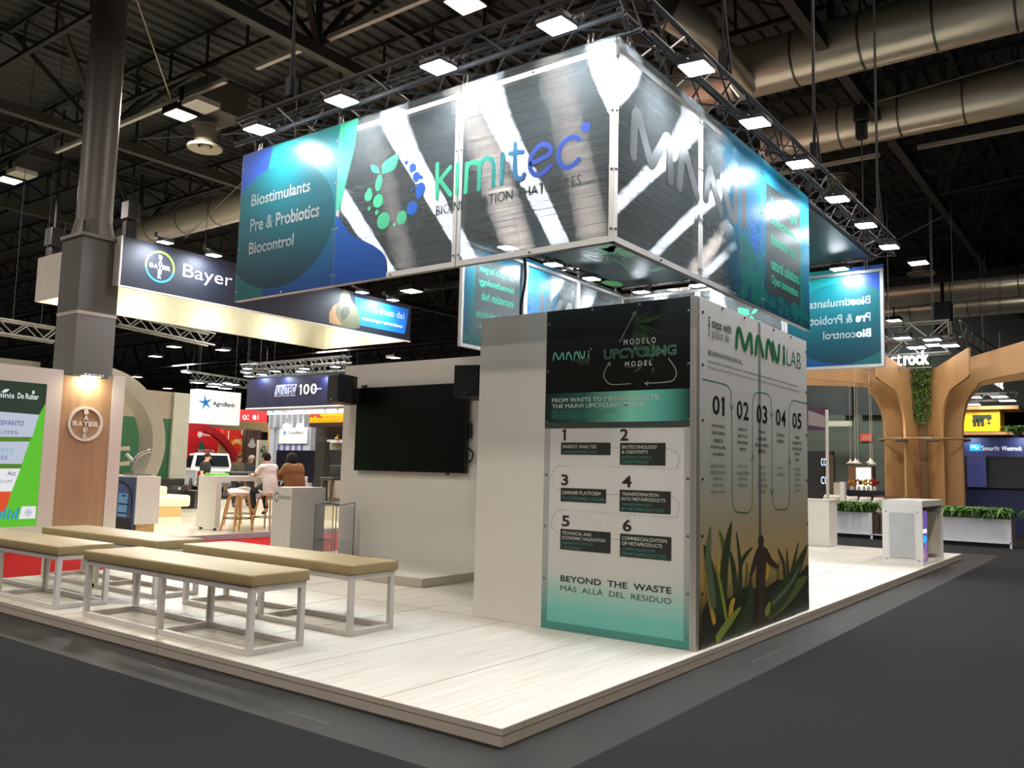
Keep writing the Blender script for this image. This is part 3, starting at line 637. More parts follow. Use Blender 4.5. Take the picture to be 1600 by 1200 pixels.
for k, pts, w_ in (('grey', ((1115, 950), (1106, 880), (1110, 820)), .13), ('dark', ((1122, 960), (1112, 900), (1099, 850)), .16), ('dark', ((1128, 960), (1132, 880), (1143, 813)), .17), ('mid', ((1130, 900), (1132, 860), (1123, 828)), .09),
                   ('gold', ((1116, 975), (1108, 930), (1100, 890)), .08), ('gold', ((1132, 935), (1125, 900), (1118, 870)), .07), ('lime', ((1135, 970), (1126, 920), (1118, 880)), .06), ('dark', ((1150, 930), (1146, 890), (1140, 860)), .1),
                   ('dark', ((1157, 925), (1156, 880), (1150, 828)), .07), ('dark', ((1155, 930), (1158, 880), (1176, 854)), .07), ('mid', ((1165, 920), (1167, 890), (1166, 878)), .05), ('lime', ((1118, 1000), (1140, 970), (1158, 948)), .09), ('gold', ((1122, 995), (1140, 968), (1157, 950)), .035),
                   ('gold', ((1140, 965), (1143, 945), (1148, 935)), .09), ('dark', ((1226, 905), (1224, 880), (1214, 856)), .07), ('dark', ((1232, 905), (1230, 880), (1229, 856)), .06), ('dark', ((1235, 905), (1240, 880), (1248, 845)), .08), ('mid', ((1215, 905), (1216, 890), (1217, 873)), .06),
                   ('dark', ((1203, 950), (1235, 910), (1262, 850)), .22), ('grey', ((1205, 945), (1232, 915), (1252, 880)), .05), ('mid', ((1200, 955), (1230, 930), (1262, 900)), .2), ('lime', ((1195, 960), (1200, 950), (1203, 940)), .09), ('dark', ((1150, 990), (1170, 950), (1172, 900)), .2), ('soil', ((1190, 990), (1230, 950), (1262, 930)), .3)):
    leaf(k, pts, w_)
G['man'].poly(G['man'].pxs(((1183, 985), (1184, 930), (1181, 905), (1182, 880), (1174, 902), (1170, 900), (1178, 868), (1183, 856), (1186, 853), (1184, 845), (1185, 838), (1190, 836), (1193, 842), (1192, 853), (1198, 857), (1205, 872), (1216, 884), (1214, 889), (1202, 882), (1197, 876), (1195, 905), (1194, 980))))
G['gold'].poly(G['gold'].pxs(((1195, 906), (1195, 886), (1198, 877), (1202, 890), (1199, 904))))
for k in G: G[k].build('field_print', fl[k], PB)
# short cable hanging from the banner into the cabin
tag(MB().path([tuple(v) for v in curve([(-2.3, .6, 4.0), (-2.1, .5, 3.5), (-2.02, .42, 3.25), (-2.05, .4, 3.0), (-2.05, .4, 2.75)], 6)], .014, 6).build('power_cable', M['black'], None, smooth=True), 'black power cable dropping behind the white cabin board', 'cable')
# ================================================================== hanging banner box
ZB, ZT, ZS = 3.043, 4.553, 4.625
BX0, BX1, BY0, BY1 = -4.72, -.206, -.998, 7.27
sheetF = clearmat('ribbed_clear_sheet', (96, 102, 102), .2, .18, 1.0, refl=.26)
darkprint = mat('dark_print', (26, 34, 34), .3)
def pm2(n, a, b_, **k): return printmat(n, a, b_, ZB, ZT, **k)
P = dict(bg=pm2('teal_blue_print', (6, 66, 130), (24, 150, 150)), blueC=pm2('blue_print', (16, 80, 150), (40, 92, 190)), circ=pm2('deep_teal_print', (14, 44, 62), (0, 120, 128)), foot=pm2('sea_green_print', (26, 100, 100), (26, 100, 100)),
         green=pm2('mint_print', (74, 206, 160), (74, 206, 160)), blue=pm2('royal_blue_print', (6, 76, 156), (16, 104, 180)), neb=pm2('nebula_print', (8, 62, 82), (40, 136, 170)), nebG=pm2('nebula_green_print', (14, 96, 86), (30, 130, 140)), nebB=pm2('nebula_blue_print', (40, 90, 190), (70, 130, 220)),
         txt=clearmat('bare_sheet_lettering', (170, 172, 170), .05, .3, .9, refl=.35), mint=pm2('mint_lettering', (64, 190, 150), (64, 190, 150)), grey=pm2('grey_lettering', (70, 72, 72), (70, 72, 72)))
P['word'] = printmat('green_to_blue_print', (70, 196, 150), (48, 84, 178), -1.55, -.95, 'X'); P['word2'] = printmat('green_to_blue_print_rear', (48, 84, 178), (70, 196, 150), -4.1, -3.4, 'X')
P['dotsg'] = pm2('mint_dots', (84, 206, 150), (84, 206, 150)); P['dotsb'] = pm2('blue_dots', (24, 116, 206), (52, 92, 196))
P['maavi'] = pm2('silver_to_dark_print', (20, 22, 22), (112, 114, 114)); P['dark'] = printmat('dark_panel_print', (24, 34, 34), (40, 52, 52), ZB, ZT, refl=.1, trl=.25)
MOD = (0, 1.513, 3.027, 4.54)
def banner(name, label, plane, c, a, d, face):
    sg = {'y': -1, 'x': 1}[plane]*d
    pos = (a+d*MOD[0], c, ZB) if plane == 'y' else (c, a, ZB)
    t = thing('hanging_banner', label, 'hanging sign', pos, 'clear sheet banners hung from the square truss')
    Pt = lambda s, off, z: (a+d*s, c-sg*off, z) if plane == 'y' else (c-sg*off, a+d*s, z)
    # frame of aluminium tube behind the sheets
    mb = MB()
    for s in MOD:
        w_ = .045
        for s0 in ((s, s+w_) if s == 0 else (s-w_, s) if s == MOD[3] else (s-w_, s-.004)), ((s+.004, s+w_) if 0 < s < 4.5 else None):
            if s0: mb.box(Pt(s0[0], -.0012, ZB), Pt(s0[1], .05, ZT))
    for s0, s1 in zip(MOD, MOD[1:]):
        for z in (ZB, ZT-.045): mb.box(Pt(s0+.046, -.0012, z), Pt(s1-.046, .05, z+.045))
    mb.build('banner_frame', M['alu'], t)
    sh = []
    for k, (s0, s1) in enumerate(zip(MOD, MOD[1:])):
        q = [Pt(s0+.004, 0, ZB+.006), Pt(s1-.004, 0, ZB+.006), Pt(s1-.004, 0, ZS), Pt(s0+.004, 0, ZS)]
        sh.append(MB().add(q, [(0, 1, 2, 3)]).build('clear_sheet', sheetF, t))
    face(t, plane, c, a, d, sh)
    n = (0, sg, 0) if plane == 'y' else (sg, 0, 0)
    pts = [Pt(s+o, -.001, z) for s in MOD for o in ((.024,) if s == 0 else (-.024,) if s > 4.5 else (-.026, .026)) for z in (ZB+.1, ZB+.55, ZB+1.0, ZB+1.42)]
    pts += [Pt((s0+s1)/2, -.001, z) for s0, s1 in zip(MOD, MOD[1:]) for z in (ZB+.022, ZT-.022)]
    bolts(t, pts, n, .011)
    for s in (.25, 1.5, 3.05, 4.3):
        MB().bar(Pt(s-.02, .03, ZT), Pt(s-.02, .03, ZT+.16), .012).bar(Pt(s+.02, .03, ZT), Pt(s+.02, .03, ZT+.16), .012).build('hanger_clip', M['steel'], t)
    return t
def face_brand(t, plane, c, a, d, sh):
    """three modules: product words on blue, leaf ring, wordmark"""
    if d == 1: off = 0
    K = lambda **k: Gfx(plane, c, a, d, both=True, **k)
    F0 = Gfx('y', -.998, -4.7457, 1)              # measured on the front banner, reused for the rear one
    px = F0.px; pxs = F0.pxs
    K(off=.002).rect(.004, ZB+.006, 1.509, ZS).build('print_field', P['bg'], sh[0])
    K(off=.0025).poly([(.004, ZS), (.004, 3.9), (.42, 4.25), (.5, ZS)]).build('print_corner', P['blueC'], sh[0])
    cx, cz, rx, rz = .645, 3.76, .85, .64; pts = []
    for k in range(49):
        th = -PI*.76+PI*1.52*k/48; u = cx+rx*math.cos(th); v = cz+rz*math.sin(th)
        if u >= .004: pts.append((u, v))
    zz = math.sqrt(1-((.004-cx)/rx)**2)*rz
    K(off=.003).poly([(.004, cz-zz)]+pts+[(.004, cz+zz)]).build('print_disc', P['circ'], sh[0])
    low = [(u, v) for u, v in [(.004+.45*k/8, cz-rz*math.sqrt(max(0, 1-((.004+.45*k/8-cx)/rx)**2))) for k in range(9)]]
    K(off=.0028).poly([(.004, ZB+.006), (.46, ZB+.006)]+low[::-1]).build('print_foot', P['foot'], sh[0])
    for s_, ll, lr, tp in (('Biostimulants', (393, 322), (485, 297), (393, 305)), ('Pre & Probiotics', (391, 362), (499, 338), (391, 343)), ('Biocontrol', (389, 397), (459, 383), (389, 380))):
        A_, B_, C_ = px(*ll), px(*lr), px(*tp); K(off=.0045).text(s_, A_[0], A_[1]-.01, B_[0], A_[1]+(C_[1]-A_[1]), .02).build('lettering', P['txt'], sh[0])
    K(off=.003).poly([(1.517, ZS), (1.517, 3.76)]+curve([(1.56, 3.78), (1.66, 4.1), (1.73, 4.35), (1.77, ZS)], 6)).build('print_swoosh', P['green'], sh[1])
    K(off=.003).poly([(1.517, ZB+.006), (1.517, 3.72)]+curve([(1.56, 3.70), (1.75, 3.5), (2.0, 3.38), (2.184, 3.25), (2.22, ZB+.006)], 6)).build('print_swoosh', P['blue'], sh[1])
    g = K(off=.003); sc = .0063
    for x, y, r in ((577, 299, 5), (576, 306, 8), (591, 314, 10), (577, 326, 3.2), (589, 332, 3.6), (599, 345, 12.5), (616, 351, 2.6), (628, 340, 9.5)): g.disc(*px(x, y), r*sc)
    p_ = px(592, 286); g.disc(p_[0], p_[1], .042, .075, rot=-.2)
    g.poly(curve(pxs(((597, 271), (599, 256), (608, 248), (622, 241), (620, 257), (613, 267), (597, 271))), 5)[:-1]); g.poly(curve(pxs(((594, 271), (585, 270), (580, 264), (581, 258), (589, 260), (594, 271))), 5)[:-1])
    g.build('leaf_ring_print', P['dotsg'], sh[1])
    g = K(off=.003)
    for x, y, r in ((644, 325, 10), (655, 304, 6), (657, 295, 9), (651, 276, 7), (659, 277, 3), (645, 262, 6.5), (635, 254, 3.3), (644, 297, 2.5)): g.disc(*px(x, y), r*sc)
    g.build('dot_ring_print', P['dotsb'], sh[1])
    g = K(off=.003); w_ = .04
    Z = lambda q: [px(670+x*.1875, 180+y*.1875) for x, y in q]
    for q, cv in ((((72, 410), (68, 690)), 0), (((180, 435), (95, 540), (180, 660)), 0), (((240, 410), (235, 650)), 0), (((320, 405), (307, 640)), 0), (((316, 470), (335, 410), (385, 393), (422, 430), (418, 615)), 1),
                  (((423, 440), (455, 372), (510, 363), (540, 410), (535, 590)), 1), (((618, 330), (607, 565)), 0), (((722, 240), (718, 470), (738, 522), (770, 528), (795, 495)), 1), (((680, 320), (780, 305)), 0),
                  (((855, 405), (1000, 330), (1012, 270), (960, 240), (900, 275), (850, 360), (845, 440), (880, 492), (940, 490), (1015, 420)), 1), (((1252, 200), (1200, 183), (1130, 220), (1088, 290), (1082, 370), (1120, 428), (1180, 432), (1250, 370)), 1)):
        z_ = Z(q); g.stroke(curve(z_, 6) if cv else z_, w_)
    g.disc(*Z(((1310, 100),))[0], .04); g.build('wordmark_print', P['word'] if 1 else 0, sh[2])
    o = bpy.data.objects
    g = K(off=.003); A_, B_, C_ = px(681, 337), px(908, 290), px(681, 322); g.text('BIOINNOVATION THAT CARES', A_[0], A_[1], B_[0], A_[1]+(C_[1]-A_[1]), 0)
    g.build('tagline_lettering', P['grey'], sh[2])
def face_centre(t, plane, c, a, d, sh):
    """three modules: innovation-centre wordmark and the services board"""
    K = lambda **k: Gfx(plane, c, a, d, both=True, **k)
    F0 = Gfx('x', -.206, -.998, 1); px = F0.px; pxs = F0.pxs
    K(off=.002).rect(2.42, ZB+.006, 3.023, ZS).build('print_field', P['neb'], sh[1])
    # the picture fades out to the left in ever thinner stripes of print
    g = K(off=.002)
    for k in range(44): g.rect(2.42-.0105*(k+1), ZB+.006, 2.42-.0105*(k+1)+.0100*(1-k/44), ZS)
    g.build('print_fade', P['neb'], sh[1])
    K(off=.002).rect(3.031, ZB+.006, 4.536, ZS).build('print_field', P['neb'], sh[2])
    g = K(off=.0025); rr = random.Random(5)
    for k in range(26):
        s_ = rr.uniform(2.45, 3.0); z_ = rr.uniform(ZB+.1, 3.7); g.disc(s_, z_, rr.uniform(.03, .12), rr.uniform(.05, .2), rot=rr.uniform(0, 3), n=12)
    for k in range(16): g.disc(rr.uniform(3.1, 4.45), rr.uniform(ZB+.05, ZB+.2), rr.uniform(.04, .12), .05, n=10)
    g.poly([(4.2, ZB+.02), (4.2, ZS), (4.3, ZS), (4.3, ZB+.02)]); g.build('print_blots', P['nebG'], sh[1])
    g = K(off=.003)
    for k in range(14): g.ring(2.85+rr.uniform(-.1, .1), 3.95+rr.uniform(-.3, .3), rr.uniform(.05, .16), .018, 20)
    g.build('print_swirls', P['nebB'], sh[1])
    g = K(off=.003); q = lambda pts: pxs(pts)
    for i, (pts, w_) in enumerate(((((989, 241), (991, 190), (993, 181), (998, 184), (1012, 240), (1017, 254), (1022, 250), (1037, 222), (1042, 217), (1046, 226), (1047, 280)), .11), (((1061, 290), (1065, 250), (1069, 238), (1073, 246), (1089, 306)), .11),
                                   (((1103, 309), (1106, 278), (1109, 268), (1112, 277), (1126, 331)), .11), (((1128, 280), (1141, 332), (1146, 342), (1149, 334), (1150, 296)), .11))):
        g.pen(curve(pxs(pts), 2), w_)
    g.pen(pxs(((1161.5, 322), (1161.5, 350))), .11); p_ = px(1162, 307); g.disc(p_[0], p_[1], .07, .08); g.ring(px(1163, 283)[0], p_[1]+.16, .05, .015, 20)
    g.build('wordmark_print', P['maavi'], sh[1])
    g = K(off=.0035)
    for s_, u0, u1, z_ in (('I N N O V A T I O N', 1.40, 2.57, 3.545), ('C E N T E R', 1.95, 2.57, 3.40)): g.text(s_, u0, z_, u1, z_+.085, .0)
    g.build('subtitle_lettering', P['grey'], sh[1])
    K(off=.003).rect(3.13, 3.24, 4.30, 4.40).build('services_board', P['dark'], sh[2])
    for s_, z_, u1 in (("Europe's largest", 4.16, 4.12), ('biotechnology', 3.97, 4.12), ('innovation hub', 3.78, 4.05), ('natural solutions', 3.51, 4.16), ('Open innovation', 3.33, 4.12)): K(off=.0045).text(s_, 3.27, z_, u1, z_+.13, .015).build('services_lettering', P['mint'], sh[2])
    g = K(off=.004); g.rect(3.2, 3.715, 4.25, 3.72); g.rect(3.2, 3.475, 4.25, 3.48); g.build('services_rule', P['grey'], sh[2])
bF = banner('f', 'long front banner with a leaf ring and wordmark between blue product words and bare sheet', 'y', BY0, -4.7457, 1, face_brand)
bR = banner('r', 'right banner with a large silver wordmark running into a blue and teal picture', 'x', BX1, -.998, 1, face_centre)
bB = banner('b', 'rear banner seen from its back with product words in mirror writing', 'y', BY1, -.24, -1, face_brand)
bL = banner('l', 'inner left banner seen from its back above the white cabin board, services board mirrored', 'x', BX0, 7.12, -1, face_centre)
for ch in bB.children_recursive:
    if ch.name.startswith('wordmark_print'): ch.data.materials.clear(); ch.data.materials.append(P['word2'])
# truss square, one length per side
def truss(a, b_, label, s=.27):
    a, b_ = Vector(a), Vector(b_); t = thing('lighting_truss', label, 'truss', tuple(a), 'square of lighting trusses above the banners')
    d = (b_-a).normalized(); n = Vector((-d.y, d.x, 0)); L = (b_-a).length; h = s/2
    for i, j in ((-1, 0), (1, 0), (-1, 1), (1, 1)): MB().tube(a+n*h*i+Vector((0, 0, s*j)), b_+n*h*i+Vector((0, 0, s*j)), .024, 8).build('chord', M['truss'], t, smooth=True)
    mb = MB(); k = 0; st = .33
    while k*st < L-.05:
        e = min(L, (k+1)*st)
        for i in (-1, 1):
            z0, z1 = (0, s) if k % 2 else (s, 0); mb.tube(a+d*(k*st)+n*h*i+Vector((0, 0, z0)), a+d*e+n*h*i+Vector((0, 0, z1)), .01, 5)
        i0 = -1 if k % 2 else 1
        mb.tube(a+d*(k*st)+n*h*i0, a+d*e-n*h*i0, .01, 5).tube(a+d*(k*st)+n*h*i0+Vector((0, 0, s)), a+d*e-n*h*i0+Vector((0, 0, s)), .01, 5); k += 1
    mb.build('bracing', M['truss'], t); return t
TZ = 4.74
truss((BX0-.1, BY0+.08, TZ), (BX1+.1, BY0+.08, TZ), 'front lighting truss above the leaf ring banner'); truss((BX1-.02, BY0+.3, TZ), (BX1-.02, BY1+.05, TZ), 'right lighting truss running back beyond the right banner')
truss((BX0-.1, BY1-.05, TZ), (BX1-.2, BY1-.05, TZ), 'rear lighting truss above the mirror written banner'); truss((BX0+.02, BY0+.3, TZ), (BX0+.02, BY1-.2, TZ), 'left lighting truss behind the inner left banner')
# dark fabric roof in the truss square, with a faint plant picture
cm = gmat('dark_green_fabric', [(0, (30, 44, 46)), (.5, (40, 58, 58)), (1, (26, 50, 58))], 'Y', BY0, BY1, .42)
roof = thing('fabric_roof', 'dark green printed fabric roof stretched inside the truss square', 'fabric roof', (-2.5, 3, 4.7))
MB().box((BX0+.17, BY0+.22, 4.70), (BX1-.17, BY1-.22, 4.715)).build('fabric', cm, roof)
lm = mat('pale_leaf_print', (116, 176, 150), .5); rr = random.Random(11); mb = MB()
def ceildisc(x, y, rx, ry, rot=0):
    mb.add([(x+rx*math.cos(2*PI*k/14)*math.cos(rot)-ry*math.sin(2*PI*k/14)*math.sin(rot), y+rx*math.cos(2*PI*k/14)*math.sin(rot)+ry*math.sin(2*PI*k/14)*math.cos(rot), 4.697) for k in range(14)], [tuple(range(14))])
for u, v in ((980, 396), (960, 390), (945, 393), (950, 386), (1022, 422), (1033, 419)):
    p = at(u, v, z=4.697); ceildisc(p.x, p.y, .13, .22 if u < 1000 else .1, rr.uniform(0, 1))
mb.build('leaf_print', lm, roof); mb = MB(); p = at(957, 443, z=4.697); ceildisc(p.x, p.y, .16, .26); mb.build('leaf_dot_print', mat('bright_green_dot', (90, 196, 120), .5), roof)
mb = MB()
for k in range(26):
    p = at(rr.uniform(905, 985), rr.uniform(386, 415), z=4.696); q = p+Vector((rr.uniform(-.3, .3), rr.uniform(-.5, .6), 0)); mb.bar(p, q, .012, .002)
for pts in (((940, 396), (943, 402), (938, 409), (928, 411)), ((958, 405), (972, 413), (993, 423)), ((970, 410), (985, 427), (1000, 434))):
    P_ = [at(u, v, z=4.696) for u, v in pts]
    for a, b_ in zip(P_, P_[1:]): mb.bar(a, b_, .02, .002)
mb.build('root_print', lm, roof)
# flood lamps on short arms
def make_flood():
    t = thing('flood_lamp', '', 'flood lamp'); tl = .06; c, s = math.cos(tl), math.sin(tl)
    R = Matrix.Rotation(tl, 3, 'X'); V = lambda x, y, z: tuple(R @ Vector((x, y, z)))
    def rb(a, b_):
        m = MB().rbox(a, b_, .012, 2); m.v = [V(*v) for v in m.v]; return m
    rb((-.12, -.115, 0), (.12, .115, .05)).build('lamp_housing', M['dark'], t, smooth=True)
    m = MB().box((-.105, -.105, -.006), (.105, .105, -.001)); m.v = [V(*v) for v in m.v]; m.build('lamp_lens', M['lens'], t)
    m = MB()
    for k in range(7): m.box((-.1+k*.032, -.09, .05), (-.092+k*.032, .09, .075))
    m.v = [V(*v) for v in m.v]; m.build('heat_sink', M['dark'], t)
    mb = MB()
    for x in (-.155, .155): mb.bar((x, 0, .02), (x, .1, .1), .02, .006)
    mb.bar((-.155, .1, .1), (.155, .1, .1), .02, .006).tube((0, .1, .1), (0, .33, .2), .012, 8).build('yoke', M['dark'], t)
    MB().rbox((-.02, .3, .16), (.02, .36, .25), .008).build('clamp', M['dark'], t)
    return t
fl0 = make_flood(); fl0['group'] = 'white flood lamps on the banner trusses'; first = [True]
def flood(x, y, z, rz, label):
    if first[0]: fl0.location = (x, y, z); fl0.rotation_euler = (0, 0, rz); fl0['label'] = label; first[0] = False; return fl0
    return dup(fl0, (x, y, z), rz, label)
for x, lb in ((-4.003, 'over the blue product words'), (-2.82, 'over the leaf ring'), (-1.664, 'over the start of the wordmark'), (-.505, 'next to the near corner of the banners')): flood(x, -1.35, 4.62, 0, 'lit flood lamp on the front truss, '+lb)
for y, lb in ((-.36, 'nearest the banner corner'), (.89, 'second from the banner corner, over the silver wordmark'), (2.13, 'third from the banner corner, at the teal picture'), (3.45, 'just past the far end of the right banner'), (4.68, 'second past the end of the right banner'), (5.9, 'last of the row, before the rear truss')): flood(.15, y, 4.52, PI/2, 'lit flood lamp on the right truss, '+lb)
for y, lb in ((3.2, 'over the mirrored services board'), (4.37, 'in the middle of the row'), (5.5, 'nearest the rear corner')): flood(-4.36, y, 4.52, PI/2, 'lit flood lamp inside the square on the left truss, '+lb)
for x, lb in ((-4.17, 'next to the left corner'), (-3.1, 'just above the dark poster'), (-1.95, 'above the cabin corner post'), (-.785, 'over the mirror written product words')): flood(x, 6.88, 4.53, 0, 'lit flood lamp inside the square on the rear truss, '+lb)
# ================================================================== screen wall, stage, screen, loudspeakers
wl = thing('screen_wall', 'tall white wall behind the big black screen', 'wall panel', (-6.6, 2.24, 0))
MB().box((-6.59, 2.24, .0), (-2.23, 2.40, 2.823)).build('wall_board', M['whitewall'], wl)
MB().box((-6.57, 2.30, 0), (-2.23, 2.38, .1)).build('wall_plinth', M['whitewall'], wl)
st = thing('stage', 'low white step under the big black screen', 'stage', (-5.2, 1.6, 0))
MB().box((-6.08, 1.025, .0), (-3.822, 2.236, .0985)).build('stage_boards', dm, st)
MB().box((-6.08, 1.018, .002), (-3.81, 1.03, .099)).box((-3.822, 1.03, .002), (-3.81, 2.235, .099)).build('stage_edge', edge, st)
tv = thing('wall_screen', 'large black flat screen on the white wall', 'screen', (-5.2, 2.2, 1.3))
MB().rbox((-6.235, 2.155, 1.295), (-4.167, 2.215, 2.475), .008).build('screen_bezel', M['dark'], tv)
MB().box((-6.222, 2.152, 1.308), (-4.18, 2.156, 2.462)).build('screen_glass', mat('dark_glass', (6, 7, 9), .3, var=0, spec=.25), tv)
MB().box((-5.9, 2.215, 1.6), (-4.5, 2.24, 2.2)).box((-4.18, 2.19, 1.75), (-4.12, 2.22, 1.95)).build('wall_bracket', M['dark'], tv)
MB().path([tuple(v) for v in curve([(-4.15, 2.2, 1.62), (-4.08, 2.2, 1.56), (-4.1, 2.2, 1.47), (-4.17, 2.2, 1.44)], 5)], .012).build('screen_cable', M['black'], tv, smooth=True)
MB().box((-4.5, 2.16, 1.27), (-4.46, 2.19, 1.296)).build('sensor', M['dark'], tv)
def speaker(x, lb, rot):
    t = thing('loudspeaker', lb, 'loudspeaker', (0, 0, 0)); mb = MB()
    mb.prism([(-.17, -.16, .02), (.17, -.16, .02), (.17, .06, .0), (.1, .17, .0), (-.1, .17, .0), (-.17, .06, 0)], (0, 0, .40)); mb.build('cabinet', M['dark'], t, bevel=.01)
    MB().box((-.15, -.168, .05), (.15, -.159, .39)).build('grille', M['black'], t)
    MB().box((-.05, -.171, .06), (-.0, -.1675, .075)).build('badge', M['steel'], t)
    MB().bar((0, .15, .2), (0, .34, .2), .05, .08).box((-.06, .32, .1), (.06, .345, .3)).build('wall_mount', M['dark'], t)
    t.location = (x, 1.9, 2.22); t.rotation_euler = (0, 0, rot); return t
speaker(-6.24, 'black loudspeaker at the upper left corner of the big screen', -.25); speaker(-3.9, 'black loudspeaker at the upper right corner of the big screen', .35)
# white plinth with the small logo
pl_ = thing('display_plinth', 'tall white plinth with a small leaf ring logo behind the tan benches', 'plinth', (-6.8, 1.7, 0))
MB().box((-7.02, 1.38, 0), (-6.6, 1.98, 1.04)).build('plinth_body', M['white'], pl_, bevel=.003)
g = Gfx('y', 1.38, off=.002); g.tpx('kimitec', (438, 780), (455, 780.5), (438, 773)); g.build('logo_lettering', inkgrey, pl_)
g = Gfx('y', 1.38, off=.002); a = g.px(432.5, 776.5)
for k in range(9): g.disc(a[0]+.043*math.cos(k*.7), a[1]+.058*math.sin(k*.7), .014, n=8)
g.build('logo_ring', mat('logo_ink', (70, 90, 84), .5), pl_)
# clear lectern
cl = clearmat('clear_acrylic', (190, 194, 198), .86, .1, 0, refl=.08, diff=.2); ac = mat('acrylic_edge', (140, 140, 146), .2)
lt = thing('acrylic_lectern', 'clear acrylic lectern beside the left end of the white screen wall', 'lectern', (-6.8, 1.95, 0))
MB().box((-6.60, 1.8, .02), (-6.16, 1.81, .78)).build('front_sheet', cl, lt); MB().box((-6.60, 1.81, .02), (-6.59, 2.14, .8)).box((-6.17, 1.81, .02), (-6.16, 2.14, .8)).build('side_sheet', cl, lt)
mb = MB()
for x in (-6.60, -6.16):
    mb.bar((x, 1.8, 0), (x, 1.8, .8), .012); mb.bar((x, 2.14, 0), (x, 2.14, .84), .012)
mb.bar((-6.60, 1.8, .8), (-6.16, 1.8, .8), .012).bar((-6.60, 1.8, .8), (-6.60, 2.14, .84), .012).bar((-6.16, 1.8, .8), (-6.16, 2.14, .84), .012).bar((-6.60, 1.8, .28), (-6.16, 1.8, .28), .01).build('sheet_edge', ac, lt)
MB().box((-6.59, 1.81, .3), (-6.17, 2.13, .312)).build('shelf', cl, lt)
MB().box((-6.55, 1.86, .312), (-6.45, 1.95, .325)).build('cable_box', M['dark'], lt)
# plain white counter and the glazed kiosk on the right
ct = thing('white_counter', 'plain white counter behind the field poster at the right edge of the cabin', 'counter', (-2.4, 11.1, 0)); MB().box((-3.2, 10.91, 0), (-2.155, 11.45, .9)).build('counter_body', M['white'], ct, bevel=.004)
MB().box((-3.22, 10.895, .9), (-2.14, 11.465, .915)).build('counter_top', M['white'], ct)
ks = thing('display_kiosk', 'white kiosk with a frosted front panel and purple lit screen, at the right deck end', 'kiosk', (-.3, 9.4, 0))
x0, x1, y0, y1 = -.62, -.016, 8.52, 10.2
MB().box((x0, y0, .92), (x1, y1, 1.02)).build('kiosk_top', M['white'], ks, bevel=.003)
MB().box((x0, y0, 0), (x1, y0+.03, .92)).build('front_board', M['white'], ks); MB().box((x0, y1-.03, 0), (x1, y1, .92)).build('rear_board', M['white'], ks); MB().box((x0, y0+.03, 0), (x0+.03, y1-.03, .92)).build('back_board', M['white'], ks); MB().box((x0+.03, y0+.03, 0), (x1-.01, y1-.03, .03)).build('floor_board', M['white'], ks)
MB().box((x0+.11, y0-.02, .12), (x1-.13, y0-.012, .82)).build('frosted_panel', mat('frosted_panel', (176, 178, 178), .25), ks)
bolts(ks, [(x, y0-.001, z) for x in (x0+.06, x1-.07) for z in (.08, .84)], (0, -1, 0), .012)
scr = thing('totem_screen', 'narrow upright screen with purple picture inside the white kiosk', 'screen', (-.2, 8.9, .03))
MB().box((-.4, 8.64, .035), (-.07, 9.13, .86)).build('screen_case', mat('screen_case', (54, 52, 70), .5), scr)
em = emat('purple_screen', (120, 92, 190), .6, True); MB().box((-.07, 8.66, .04), (-.062, 9.1, .85)).build('screen_face', em, scr)
g = Gfx('x', -.062, off=.003); g.rect(8.7, .50, 9.05, .56); g.build('screen_caption', emat('screen_white', (240, 220, 255), 1.3), scr)
g = Gfx('x', -.062, off=.003); g.disc(8.88, .40, .18, .06, n=9); g.build('screen_picture', emat('screen_cyan', (20, 160, 240), 1), scr)
g = Gfx('x', -.062, off=.003)
for pts in (((8.75, .3), (8.8, .2), (8.9, .1)), ((9.0, .33), (8.92, .24), (9.0, .12)), ((8.72, .16), (8.82, .12), (8.86, .06))): g.stroke(curve(pts, 4), .02)
g.build('screen_picture', emat('screen_orange', (230, 170, 110), .8), scr)
MB().box((-.5, 9.95, .1), (-.06, 9.97, .8)).build('inner_panel', mat('cream_panel', (212, 206, 190), .6), ks)
# ================================================================== neighbouring stand on the left
NX = -11.25
gloss = mat('glossy_cream_floor', (232, 226, 206), .12, var=.03, scale=(1, 1, 1))
nf = thing('neighbour_platform', 'glossy cream raised floor of the stand with the bar table', 'platform', (-16, 4, FZ))
MB().box((-24, -4, FZ), (NX, 14, 0)).build('floor_boards', gloss, nf); MB().box((NX, -4, FZ), (NX+.012, 14, .002)).build('floor_edge', mat('bluish_edge', (176, 184, 192), .4), nf)
area((-14.0, 3.4, 4.4), 60, 1.2, (1, .95, .78)); area((-13.6, 7.0, 4.4), 150, 1.4, (1, .95, .76)); area((-16.5, 5.5, 4.6), 150, 2, (1, .95, .76)); area((-17, 9.5, 5.6), 230, 2, (1, .95, .78))
woodp = mat('oak_veneer', (172, 142, 110), .45, var=.1, scale=(8, 8, .6)); oak2 = mat('pale_oak', (206, 170, 122), .5, var=.1, scale=(2, 14, 14))
# lit screen in its white wall
sw = thing('led_wall', 'white wall with the lit green screen at the left edge', 'screen wall', (-12.1, -1, 0))
MB().box((-12.25, -3.2, 0), (-12.0, .742, .232)).box((-12.25, -3.2, 2.604), (-12.0, .742, 2.874)).box((-12.25, .487, .232), (-12.0, .742, 2.604)).build('wall_surround', M['whitewall'], sw)
def led(n, c, s=1.0): return emat('led_'+n, c, s*.68, True)
LD = {k: led(k, c, s) for k, c, s in (('green', (96, 206, 44), .95), ('forest', (26, 66, 46), .7), ('white', (248, 250, 252), .95), ('pale', (206, 216, 236), .9), ('violet', (110, 116, 190), .9), ('purple', (88, 72, 150), .9), ('blue', (0, 148, 236), 1), ('red', (240, 84, 40), .95), ('orange', (226, 150, 30), .95), ('leaf', (90, 150, 40), .8), ('sky', (120, 190, 226), .9))}
MB().box((-12.2, -3.2, .232), (-12.02, .487, 2.604)).build('screen_face', LD['green'], sw)
